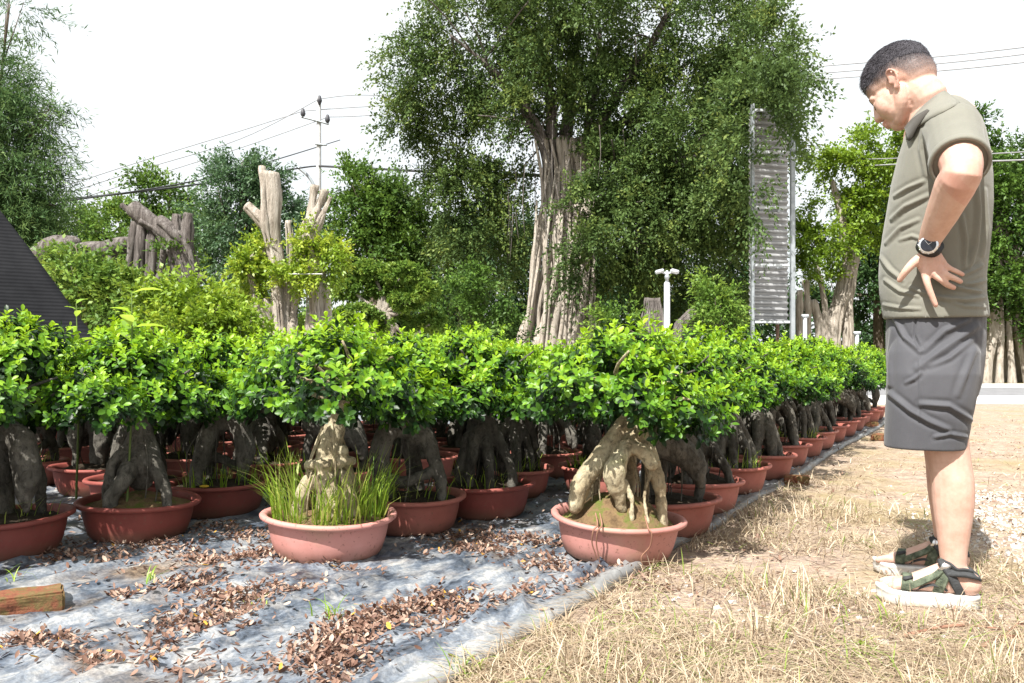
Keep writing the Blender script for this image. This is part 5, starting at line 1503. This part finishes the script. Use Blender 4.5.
SOLE = 0.038
feet = [Foot((1.352, 2.455, 0), (1.128, 2.575, 0)), Foot((1.395, 2.785, 0), (1.175, 2.885, 0))]
feet[0].h = Vector((*P(976, 600, 2.470).xy, 0)); feet[0].t = Vector((*P(880, 598, 2.455).xy, 0)); feet[0].__init__(feet[0].h, feet[0].t)
feet[1].h = Vector((*P(965, 570, 2.80).xy, 0)); feet[1].t = Vector((*P(877, 570, 2.81).xy, 0)); feet[1].__init__(feet[1].h, feet[1].t)
for k, ft in enumerate(feet):
    rings = []
    for a in np.linspace(0.015, .86, 16):
        w_, h_ = ft.w(a) * .93, ft.ht(a)
        rings.append([ft.p(a, w_ * math.cos(t), SOLE + max(0, h_ * (.5 + .5 * math.sin(t)) if math.sin(t) > 0 else h_ * (.5 + .5 * math.sin(t)))) for t in [2 * math.pi * i / 20 for i in range(20)]])
    g.loft(rings)
    g.ball(ft.p(.07, 0, SOLE + .036), (.034, .034, .036))
    for b, a1, r in ((-.030 if k == 0 else .030, 1.0, .0125), (-.010 if k == 0 else .010, .985, .0095), (.006 if k == 0 else -.006, .955, .009), (.020 if k == 0 else -.020, .92, .0085), (.033 if k == 0 else -.033, .875, .008)):
        g.tube([ft.p(.74, b * .95, SOLE + .020), ft.p((.74 + a1) / 2 + .02, b, SOLE + .017), ft.p(a1 - .03, b, SOLE + .011)], [r * 1.15, r, r * .95], 10, 4)
me = g.fused('body', .0034, 3, .5)
V = verts_np(me)
# cropped hair colour on the sides of the head; rosy lips, ears, elbow
inv = np.array(HR.transposed())
loc = (V - np.array(HC)) @ inv.T / HS
hx, hy, hz = loc[:, 0], loc[:, 1], loc[:, 2]
line = np.interp(hx, [-.11, -.075, -.062, -.03, -.012, .0, .03, .05, .08, .12], [.068, .060, .040, .026, .008, -.002, .020, -.030, -.045, -.045])
near_head = (np.abs(hx) < .14) & (np.abs(hy) < .12) & (hz > -.06) & (hz < .16)
ear = (np.abs(hy) > .0775) & (hx > -.005) & (hx < .04) & (hz < .035)
hair = np.clip((hz - line) / .034, 0, 1) ** .8 * near_head * (~ear)
hair *= 1.0
capline = np.interp(hx, [-.12, -.085, -.065, -.04, .0, .05, .085, .13], [.050, .050, .050, .052, .058, .050, .035, .020])
crop = np.clip((hz - capline + .040) / .042, 0, 1) * near_head * .9
for n_, val in (('hairy', hair), ('crop', crop)):
    at = me.attributes.new(n_, 'FLOAT', 'POINT'); at.data.foreach_set('value', val.astype(np.float32))
rosy = np.zeros(len(V))
for c, r, a in (((-.097, 0, -.0655), .017, .8), ((-.06, -.045, -.03), .03, .18), ((-.06, .045, -.03), .03, .18), ((-.11, 0, -.034), .014, .3)):
    rosy = np.maximum(rosy, a * np.exp(-(((loc - np.array(c)) ** 2).sum(1)) / r ** 2))
rosy = np.maximum(rosy, ear * .35)
for c, r, a in ((el, .05, .45), (P(934, 270, 2.37), .03, .2)):
    rosy = np.maximum(rosy, a * np.exp(-((V - np.array(c)) ** 2).sum(1) / r ** 2))
tips = [P(*kn[k][3]) for k in kn]
for c in tips: rosy = np.maximum(rosy, .4 * np.exp(-((V - np.array(c)) ** 2).sum(1) / .012 ** 2))
at = me.attributes.new('rosy', 'FLOAT', 'POINT'); at.data.foreach_set('value', rosy.astype(np.float32))
link('body', mrel(me), M['skin'], man)

# ---- hair: a short crop, longer on top and at the fringe
g = Geo()
skull(g, .0006)
me = g.fused('hair', .0036, 3, .5)
V = verts_np(me); loc = (V - np.array(HC)) @ inv.T / HS
nn = np.array([noise.noise(Vector(tuple(float(c) * k for c, k in zip(v, (70, 160, 90))))) for v in loc])
nn2 = np.array([noise.noise(Vector(tuple(float(c) * 260 for c in v))) for v in loc])
loc2 = loc
edge = np.interp(loc2[:, 0], [-.12, -.085, -.065, -.04, .0, .05, .085, .13], [.050, .050, .050, .052, .058, .050, .035, .020]) + nn * .006
up = np.clip((loc2[:, 2] - edge) / .045, 0, 1); up = up * up * (3 - 2 * up)
front = np.clip((-loc2[:, 0] - .03) / .05, 0, 1)
Nn = normals_np(me); set_verts(me, V + Nn * ((.0006 + up * (.003 + .004 * front)) + up * (nn * .0012 + nn2 * .0006))[:, None] + (np.array(HR @ Vector((-1, 0, -.35)))[None] * (front * up * .007)[:, None]))
bm = bmesh.new(); bm.from_mesh(me); bm.verts.ensure_lookup_table()
bad = [v for v in bm.verts if loc2[v.index][2] < edge[v.index]]
bmesh.ops.delete(bm, geom=bad, context='VERTS'); bm.to_mesh(me); bm.free()
cap = me
bo = man.children[0].data; BVt = verts_np(bo) + np.array(man.location); BN = normals_np(bo)
sel = np.where(hair > .12)[0]; loc_b = (BVt - np.array(HC)) @ inv.T / HS
rs = np.random.default_rng(8); nS = 26000
idx = sel[rs.integers(0, len(sel), nS)]; idx = idx[rs.random(len(idx)) < hair[idx] ** 1.5 * np.clip(.22 + (loc_b[idx][:, 2] - .01) / .06, .22, 1)]
hl = (BVt[idx] - np.array(HC)) @ inv.T / HS
cl_ = np.interp(hl[:, 0], [-.12, -.085, -.065, -.04, .0, .05, .085, .13], [.050, .050, .050, .052, .058, .050, .035, .020])
k_ = np.clip((hl[:, 2] - cl_ + .03) / .07, 0, 1)
ff = np.clip((-hl[:, 0] - .02) / .06, 0, 1)
ln = (.0018 + .0065 * k_ + .006 * k_ * ff) * rs.uniform(.6, 1.2, len(idx))
fw = np.array(HR @ Vector((-1, 0, -.2))); dn = np.array(HR @ Vector((.15, 0, -1)))
dS = unit(BN[idx] * .38 + fw[None] * (.95 * k_)[:, None] + dn[None] * (.6 * (1 - k_))[:, None] + rs.normal(0, .14, (len(idx), 3)))
p0 = BVt[idx] + rs.normal(0, .0012, (len(idx), 3)) + BN[idx] * (.001 + .004 * k_[:, None])
sd = unit(np.cross(dS, rs.normal(size=(len(idx), 3)))) * .00045
tip = p0 + dS * ln[:, None]
SV = np.stack([p0 - sd, p0 + sd, tip + sd * .3, tip - sd * .3], 1).reshape(-1, 3)
bm = bmesh.new(); bm.from_mesh(cap); b0 = len(bm.verts)
ms_ = npm('strands', SV, np.arange(len(SV)).reshape(-1, 4)); bm.from_mesh(ms_); bm.to_mesh(cap); bm.free(); bpy.data.meshes.remove(ms_)
link('hair', mrel(cap), M['hair'], man)
# eyebrows and the dark line of the lashes
from mathutils.bvhtree import BVHTree
_b = man.children[0].data
BV = BVHTree.FromPolygons([v.co + man.location for v in _b.vertices], [tuple(p.vertices) for p in _b.polygons])


def onface(x, y, z):
    q = BV.find_nearest(hp(x, y, z)); return q[0] + q[1] * .0004


for s in (-1, 1):
    g = Geo().tube([onface(-.093, .013 * s, .016), onface(-.089, .030 * s, .022), onface(-.079, .047 * s, .017)], [.0022, .0032, .0018], 8, 4)
    link('eyebrow', mrel(g.mesh('eyebrow')), M['hair'], man)
    g = Geo().tube([onface(-.0895, .020 * s, -.010), onface(-.0905, .031 * s, -.0125), onface(-.084, .045 * s, -.010)], [.0012, .0020, .0010], 6, 4)
    link('eyelid', mrel(g.mesh('eyelid')), M['eye_dark'], man)

# ---- polo shirt
SHIRT = [(100, 940, 957, .06), (104, 930, 964, .088), (109, 921, 970, .115), (116, 914, 976, .148), (126, 908.5, 982, .186), (138, 904, 986, .212), (158, 897.5, 990.5, .212), (182, 891.5, 993, .205), (208, 887, 993.5, .196), (234, 882.5, 992, .190), (256, 879.5, 989.5, .188), (276, 878.5, 987, .188), (294, 879.5, 987, .190), (308, 881.5, 989, .193), (318, 883, 990, .193)]
g = Geo(); rings = []
for py, a, b, hy_ in SHIRT:
    l, r = P(a, py, YM), P(b, py, YM); c = (l + r) / 2; rx = (r - l).length / 2; ring = []
    for i in range(40):
        t = 2 * math.pi * i / 40; ct, st = math.cos(t), math.sin(t); e = 2 / 2.35
        ring.append(c + MX(rx * math.copysign(abs(ct) ** e, ct), hy_ * math.copysign(abs(st) ** e, st), -.008 * abs(st) if py == 318 else 0))
    rings.append(ring)
g.loft(rings)
cuffs = []
for (s0, e0, yy) in ((sh, el, 1), (sh2, el2, -1)):
    a0 = P(949, 138, 2.48 if yy == 1 else 2.72)
    end = s0.lerp(e0, .80)
    ax = (end - s0).normalized()
    g.tube([a0 + Vector((0, 0, -.02)), s0 + Vector((0, 0, .004)), s0.lerp(e0, .35), end], [.085, .080, .075, .073], 20, 5, False)
    cuffs.append((end, ax))
me = g.fused('shirt', .0042, 6, .5)
cx = [([(892, 219), (905, 207), (928, 196)], 3.0, .007), ([(895, 196), (908, 188), (924, 181)], 2.6, .006), ([(886, 243), (900, 228), (918, 220)], 2.6, .005), ([(939, 279), (958, 288), (981, 292)], 2.2, .008), ([(911, 288), (935, 297), (965, 300), (985, 297)], 2.6, .007),
      ([(962, 275), (972, 271), (982, 265)], 2.2, .007), ([(966, 285), (976, 283), (986, 280)], 2.0, .006), ([(881, 258), (890, 270), (902, 280)], 2.4, .005), ([(885, 280), (900, 291), (918, 296)], 2.2, .005), ([(976, 175), (979, 210), (976, 245), (970, 268)], 3.2, .007), ([(985, 190), (987, 225), (983, 255)], 2.6, .005),
      ([(962, 215), (966, 240), (965, 268)], 2.8, .007), ([(926, 176), (921, 150), (923, 130)], 3.2, .005), ([(884, 305), (900, 308), (920, 309)], 2.0, .004), ([(945, 300), (965, 306), (985, 307)], 2.0, .004), ([(900, 240), (912, 236), (924, 240)], 2.2, .004)]
folds(me, [(p_, w_ * .8, a_ * 1.35) for p_, w_, a_ in cx])
link('shirt', mrel(me), M['shirt'], man)
shirt = man.children[-1]
for end, ax in cuffs:                                    # ribbed sleeve bands
    u = ax.orthogonal().normalized(); w_ = ax.cross(u); rings = []
    for t_, r_ in ((-.016, .0765), (-.012, .0785), (.004, .0775), (.008, .0755), (.008, .068), (-.010, .066)):
        rings.append([end + ax * t_ + (u * math.cos(q) + w_ * math.sin(q)) * r_ for q in [2 * math.pi * i / 36 for i in range(36)]])
    gg = Geo(); n = 36; V = [p for r in rings for p in r]
    gg.add(V, [(i * n + j, i * n + (j + 1) % n, (i + 1) * n + (j + 1) % n, (i + 1) * n + j) for i in range(5) for j in range(n)])
    me = mrel(gg.mesh('sleeve_band')); o = link('sleeve_band', me, M['shirt'], shirt)
# collar: turned down round the neck, laid on the shirt and neck it covers
def cr(pts, n=6):
    o_ = []
    for i in range(len(pts) - 1):
        p0, p1, p2, p3 = pts[max(i - 1, 0)], pts[i], pts[i + 1], pts[min(i + 2, len(pts) - 1)]
        for q in range(n):
            t = q / n; o_.append(.5 * ((2 * p1) + (p2 - p0) * t + (2 * p0 - 5 * p1 + 4 * p2 - p3) * t * t + (3 * p1 - p0 - 3 * p2 + p3) * t ** 3))
    return o_ + [pts[-1]]


_v, _f = [], []
for ch in man.children:
    if ch.name.startswith(('body', 'shirt')):
        b0 = len(_v); _v += [v.co + man.location for v in ch.data.vertices]; _f += [tuple(b0 + i for i in p.vertices) for p in ch.data.polygons]
BW = BVHTree.FromPolygons(_v, _f)
EYE = Vector((0, 0, H))


def laid(px, py, lift):
    d_ = (PIX(px, py, 1.0) - EYE).normalized()
    hit = BW.ray_cast(EYE, d_)
    p = hit[0] if hit[0] is not None else P(px, py, YM)
    if hit[0] is None or abs((p - EYE).dot(NV) - (YM / math.cos(AZ))) > .4: p = P(px, py, YM)
    return p - d_ * lift


def strip_pair(top, bot, lift_t, lift_b, rows=4):
    t2 = [Vector(q) for q in cr([Vector((*q, 0)) for q in top], 5)]; b2 = [Vector(q) for q in cr([Vector((*q, 0)) for q in bot], 5)]
    out = []
    for r in range(rows + 1):
        f = r / rows
        out.append([laid(*(a_.lerp(b_, f)).xy, lift_t * (1 - f) + lift_b * f + .006 * math.sin(math.pi * f)) for a_, b_ in zip(t2, b2)])
    return out


rows_ = strip_pair([(908, 124), (915, 114.5), (926, 103.5), (938, 94), (944, 90.5)], [(906.5, 140), (916, 128), (932, 118), (950, 108.5), (960, 102.5)], .012, .007)
# smooth the hits, then mirror for the far side
n = len(rows_[0])
for r in rows_:
    for _ in range(4):
        for i in range(1, n - 1): r[i] = (r[i - 1] + r[i] * 2 + r[i + 1]) / 4
D0 = YM / math.cos(AZ)
for r in rows_:
    far_ = []
    for p in reversed(r):
        dd = (p - EYE).dot(NV) - D0
        far_.append(p + NV * (-2 * dd))
    r += far_
V = [p for r in rows_ for p in r]; n = len(rows_[0])
Fc = [(k * n + j, k * n + j + 1, (k + 1) * n + j + 1, (k + 1) * n + j) for k in range(4) for j in range(n - 1)]
me = mrel(Geo().add(V, Fc).mesh('collar')); o = link('collar', me, M['shirt'], shirt); md = o.modifiers.new('t', 'SOLIDIFY'); md.thickness = .004; md.offset = 0
# dark patch laid over the collar, painting in the shade at the throat
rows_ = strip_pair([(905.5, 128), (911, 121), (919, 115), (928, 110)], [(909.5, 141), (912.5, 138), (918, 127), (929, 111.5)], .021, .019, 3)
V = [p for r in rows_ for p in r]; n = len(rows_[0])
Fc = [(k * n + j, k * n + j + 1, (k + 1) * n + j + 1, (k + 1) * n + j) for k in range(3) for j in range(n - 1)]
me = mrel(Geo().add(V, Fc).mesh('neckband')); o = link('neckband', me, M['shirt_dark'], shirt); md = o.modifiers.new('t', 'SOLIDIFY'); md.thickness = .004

# ---- shorts
g = Geo()


def sec(g, yc, rows):
    rings = []
    for py, a, b, hy_ in rows:
        l, r = P(a, py, yc), P(b, py, yc); c = (l + r) / 2; rx = (r - l).length / 2
        rings.append([c + MX(rx * math.copysign(abs(math.cos(t)) ** .85, math.cos(t)), hy_ * math.copysign(abs(math.sin(t)) ** .85, math.sin(t)), 0) for t in [2 * math.pi * i / 36 for i in range(36)]])
    g.loft(rings)


sec(g, YM, [(308, 887, 985, .172), (318, 886, 987, .178), (335, 885.5, 987, .186), (355, 885.5, 986, .19), (380, 887, 983, .19), (396, 889, 978, .17)])
nr_ = [(325, 900, 965, .05), (352, 889, 981, .085), (374, 886.5, 981, .107), (398, 885.5, 977, .112), (424, 884.5, 971.5, .112), (440, 884, 968.5, .112), (447.5, 884, 967.5, .112)]
sec(g, 2.485, nr_)
rings = []
for py, a, b, hy_ in nr_:
    l, r = P(a, py, 2.485), P(b, py, 2.485); c = (l + r) / 2 + NV * (2.735 - 2.485) + MV * .01; rx = (r - l).length / 2 - .012
    rings.append([c + MX(rx * math.copysign(abs(math.cos(t)) ** .85, math.cos(t)), hy_ * math.copysign(abs(math.sin(t)) ** .85, math.sin(t)), 0) for t in [2 * math.pi * i / 36 for i in range(36)]])
g.loft(rings)
me = g.fused('shorts', .0042, 5, .5)
folds(me, [(p_, w_ * .78, a_ * 1.1) for p_, w_, a_ in [([(895, 319), (905, 338), (920, 351)], 3.0, .008), ([(977, 326), (947, 347), (918, 368)], 4.5, .008), ([(969, 320), (945, 331), (925, 350)], 3.4, .006), ([(890, 394), (911, 411), (930, 422), (949, 430)], 3.4, .010), ([(921, 404), (949, 406), (971, 420)], 3.4, .010),
           ([(966, 437), (950, 434), (935, 437)], 2.4, .007), ([(906, 383), (914, 379), (921, 373)], 2.4, .006), ([(975, 350), (965, 375), (958, 395)], 4.0, .006), ([(916, 317), (914, 335), (920, 350)], 1.6, -.006), ([(919, 352), (920, 390), (919, 420)], 1.4, .003), ([(892, 330), (889, 360), (890, 385)], 3, .005), ([(930, 366), (950, 358), (972, 340)], 3, .005)]])
# turned hem
V = verts_np(me); me_h = V[:, 2]
link('shorts', mrel(me), M['shorts'], man)
shorts = man.children[-1]

# ---- watch
wd_ = (P(930, 240, 2.355) - P(936, 230, 2.33)).normalized()
wax = (wr - el).normalized()
wc = P(929.5, 246.5, 2.366)
root_w = link('watch', mrel(Geo().tube([wc - wax * .011, wc + wax * .011], [.0365, .0355], 28, 2, False).mesh('watch')), M['rubber_black'], man)
wn = (-NV + Vector((0, 0, .05))).normalized()
wc2 = P(928.5, 247.5, 2.366) + wn * .041
q = wn.to_track_quat('Z', 'Y').to_matrix()
g = Geo().loft([[wc2 + q @ Vector((r * math.cos(a), r * math.sin(a), z)) for a in [2 * math.pi * i / 32 for i in range(32)]] for r, z in ((.0235, -.008), (.0265, -.002), (.0265, .004), (.0245, .007), (.020, .0075))])
for a in range(0, 360, 30): g.ball(wc2 + q @ Vector((.0255 * math.cos(math.radians(a)), .0255 * math.sin(math.radians(a)), .004)), .0025, 8)
g.box(wc2 + q @ Vector((-.004, .028, .001)), (.018, .007, .01), rot=q, bev=.002)
link('bezel', mrel(g.mesh('bezel')), M['silver'], root_w)
g = Geo().loft([[wc2 + q @ Vector((r * math.cos(a), r * math.sin(a), z)) for a in [2 * math.pi * i / 32 for i in range(32)]] for r, z in ((.0205, .006), (.0205, .0086), (.019, .0090))])
link('dial', mrel(g.mesh('dial')), M['dial'], root_w)
g = Geo()
for ang, l in ((.6, .011), (2.2, .015)): g.tube([wc2 + q @ Vector((0, 0, .0094)), wc2 + q @ Vector((l * math.cos(ang), l * math.sin(ang), .0094))], [.0008, .0006], 5, 1)
link('watch_hand', mrel(g.mesh('watch_hand')), M['silver'], root_w)

# ---- sandals
def strip(ft, path, width, thick):
    """a strap laid over the foot: path of (a, angle, lift); angle 0 = camera side, 90 = top, 180 = far side"""
    pts = []
    for a, th, lift in path:
        t = math.radians(th); w_, h_ = ft.w(a) * .95 + .003, ft.ht(a)
        pts.append(ft.p(a, w_ * math.cos(t), SOLE + h_ * (.5 + .5 * math.sin(t)) * .97 + lift + .002))
    pts = cr(pts, 5)
    rings = []
    for i, p in enumerate(pts):
        tg = (pts[min(i + 1, len(pts) - 1)] - pts[max(i - 1, 0)]).normalized()
        cen = ft.h + ft.d * ((p - ft.h).dot(ft.d)) + Vector((0, 0, SOLE + .02))
        nn_ = (p - cen); nn_ = (nn_ - tg * nn_.dot(tg)).normalized(); sd = tg.cross(nn_)
        rings.append([p + sd * width * .5 + nn_ * thick * .3, p + sd * width * .42 + nn_ * thick, p - sd * width * .42 + nn_ * thick, p - sd * width * .5 + nn_ * thick * .3, p - sd * width * .5 - nn_ * .004, p + sd * width * .5 - nn_ * .004])
    return Geo().loft(rings)


for k, ft in enumerate(feet):
    outl = [(q, 1) for q in np.linspace(-.04, 1.05, 26)] + [(q, -1) for q in np.linspace(1.05, -.04, 26)]
    def wid(a):
        base = ft.w(min(max(a, 0), 1)) + .011
        if a < .06: base *= math.sqrt(max(0.02, 1 - ((.06 - a) / .105) ** 2))
        if a > .86: base *= math.sqrt(max(0.02, 1 - ((a - .86) / .195) ** 2))
        return base
    rings = []
    for z, e in ((0.0005, .90), (.006, .98), (.020, 1.0), (.030, .975), (.033, 1.0), (.042, 1.0), (.0425, .9)):
        rings.append([ft.p(.5 + (a - .5) * (.985 if e < 1 else 1), wid(a) * sx * e, z + (.010 * max(0, (a - .86) / .2) ** 2) + (.004 * math.sin(a * 34) if z == .0005 and a > .1 else 0) * 0) for a, sx in outl])
    root_s = link('sandal', mrel(Geo().loft(rings).mesh('sandal')), M['rubber_white'], man)
    far_ = 1 if k == 0 else -1
    S = [('instep_strap', 'strap_green', [(.40, -62, 0), (.37, -20, 0), (.33, 20, .0), (.31, 60, .006), (.31, 100, .006), (.34, 150, 0), (.38, 200, 0), (.40, 240, 0)], .030, .005),
         ('toe_strap', 'strap_green', [(.72, -70, 0), (.72, -20, 0), (.71, 40, .001), (.70, 90, .001), (.71, 150, 0), (.72, 210, 0), (.72, 250, 0)], .030, .005),
         ('cross_strap', 'strap_dark', [(.16, -60, 0), (.20, -25, 0), (.27, 15, .002), (.33, 45, .010), (.35, 70, .012)], .026, .007),
         ('side_strap', 'strap_green', [(.72, -25, .004), (.62, -5, .004), (.52, 5, .006), (.42, 15, .006), (.36, 30, .006)], .020, .006),
         ('lower_edge', 'strap_dark', [(.62, -55, .004), (.55, -35, .006), (.45, -30, .008), (.36, -38, .006), (.30, -55, .004)], .008, .006),
         ('heel_strap', 'strap_dark', [(.30, 20, .004), (.20, 12, .012), (.10, 6, .024), (.02, 0, .034), (-.005, 90, -.006), (.02, 180, .034), (.10, 174, .024), (.22, 168, .010)], .026, .006),
         ('ankle_edge', 'strap_dark', [(.36, 70, .012), (.27, 40, .010), (.20, 25, .010), (.12, 20, .022), (.04, 14, .034)], .008, .007)]
    for nm, mt, path, w_, th in S:
        o = link(nm, mrel(strip(ft, path, w_, th * .75).mesh(nm)), M[mt], root_s, False)
    c = ft.p(.335, ft.w(.33) * .80 * (1), SOLE + ft.ht(.33) * .82)
    rot = Matrix.Rotation(.35, 3, 'Y') @ Matrix.Rotation(.5, 3, 'X')
    g = Geo().box(c + Vector((0, -.006, .004)), (.026, .010, .034), rot=rot, bev=.002)
    link('buckle', mrel(g.mesh('buckle')), M['silver'], root_s)
    c = ft.p(.71, ft.w(.71) * .75, SOLE + ft.ht(.71) * .85)
    g = Geo().box(c + Vector((0, -.003, .006)), (.030, .012, .012), rot=Matrix.Rotation(-.2, 3, 'Y'), bev=.003)
    link('toe_buckle', mrel(g.mesh('toe_buckle')), M['strap_dark'], root_s)
# ================================================================== light, sky, camera
ELEV = math.radians(54); LX, LY = 0.50, 0.866
d = Vector((LX * math.cos(ELEV), LY * math.cos(ELEV), -math.sin(ELEV)))
sl = bpy.data.lights.new('sun', 'SUN'); sl.energy = 5.0; sl.angle = math.radians(0.55); sl.color = (1.0, 0.965, 0.905)
so = bpy.data.objects.new('sun', sl); COL.objects.link(so); so.rotation_euler = d.to_track_quat('-Z', 'Y').to_euler(); so.location = (-5, -8, 12)

w = bpy.data.worlds.new('World'); SC.world = w; w.use_nodes = True
nt = w.node_tree; nt.nodes.clear()
sky = nt.nodes.new('ShaderNodeTexSky'); sky.sky_type = 'NISHITA'; sky.sun_disc = False
sky.sun_elevation = ELEV; sky.sun_rotation = math.atan2(-LX, -LY) % (2 * math.pi)
sky.air_density = 1.0; sky.dust_density = 5.0; sky.ozone_density = 1.0; sky.altitude = 20
# thin bright overcast veil over the blue
tc = nt.nodes.new('ShaderNodeTexCoord')
n1 = nz(nt, 2.2, 5, .55, tc.outputs['Generated'], .4)
r1 = ramp(nt, [(.30, .78), (.7, .96)]); nt.links.new(n1.outputs['Fac'], r1.inputs[0])
c = mix(nt, r1.outputs[0], sky.outputs[0], (5.5, 5.7, 5.75))
bg = nt.nodes.new('ShaderNodeBackground'); bg.inputs[1].default_value = 0.10; nt.links.new(c, bg.inputs[0])
out = nt.nodes.new('ShaderNodeOutputWorld'); nt.links.new(bg.outputs[0], out.inputs[0])

cam = bpy.data.cameras.new('camera'); co = bpy.data.objects.new('camera', cam); COL.objects.link(co)
co.location = (0, 0, H); co.rotation_euler = (math.radians(90), 0, 0)
cam.sensor_width = 36; cam.lens = F / 1024 * 36; cam.shift_y = 18.5 / 1024
cam.clip_start = 0.05; cam.clip_end = 1500
SC.camera = co
SC.render.resolution_x = 1024; SC.render.resolution_y = 683
SC.view_settings.view_transform = 'Standard'; SC.view_settings.look = 'None'; SC.view_settings.gamma = 1.0
SC.view_settings.use_curve_mapping = False
SC.view_settings.exposure = 1.12
SC.cycles.use_denoising = True
SC.cycles.max_bounces = 8; SC.cycles.transparent_max_bounces = 8
SC.cycles.sample_clamp_indirect = 6
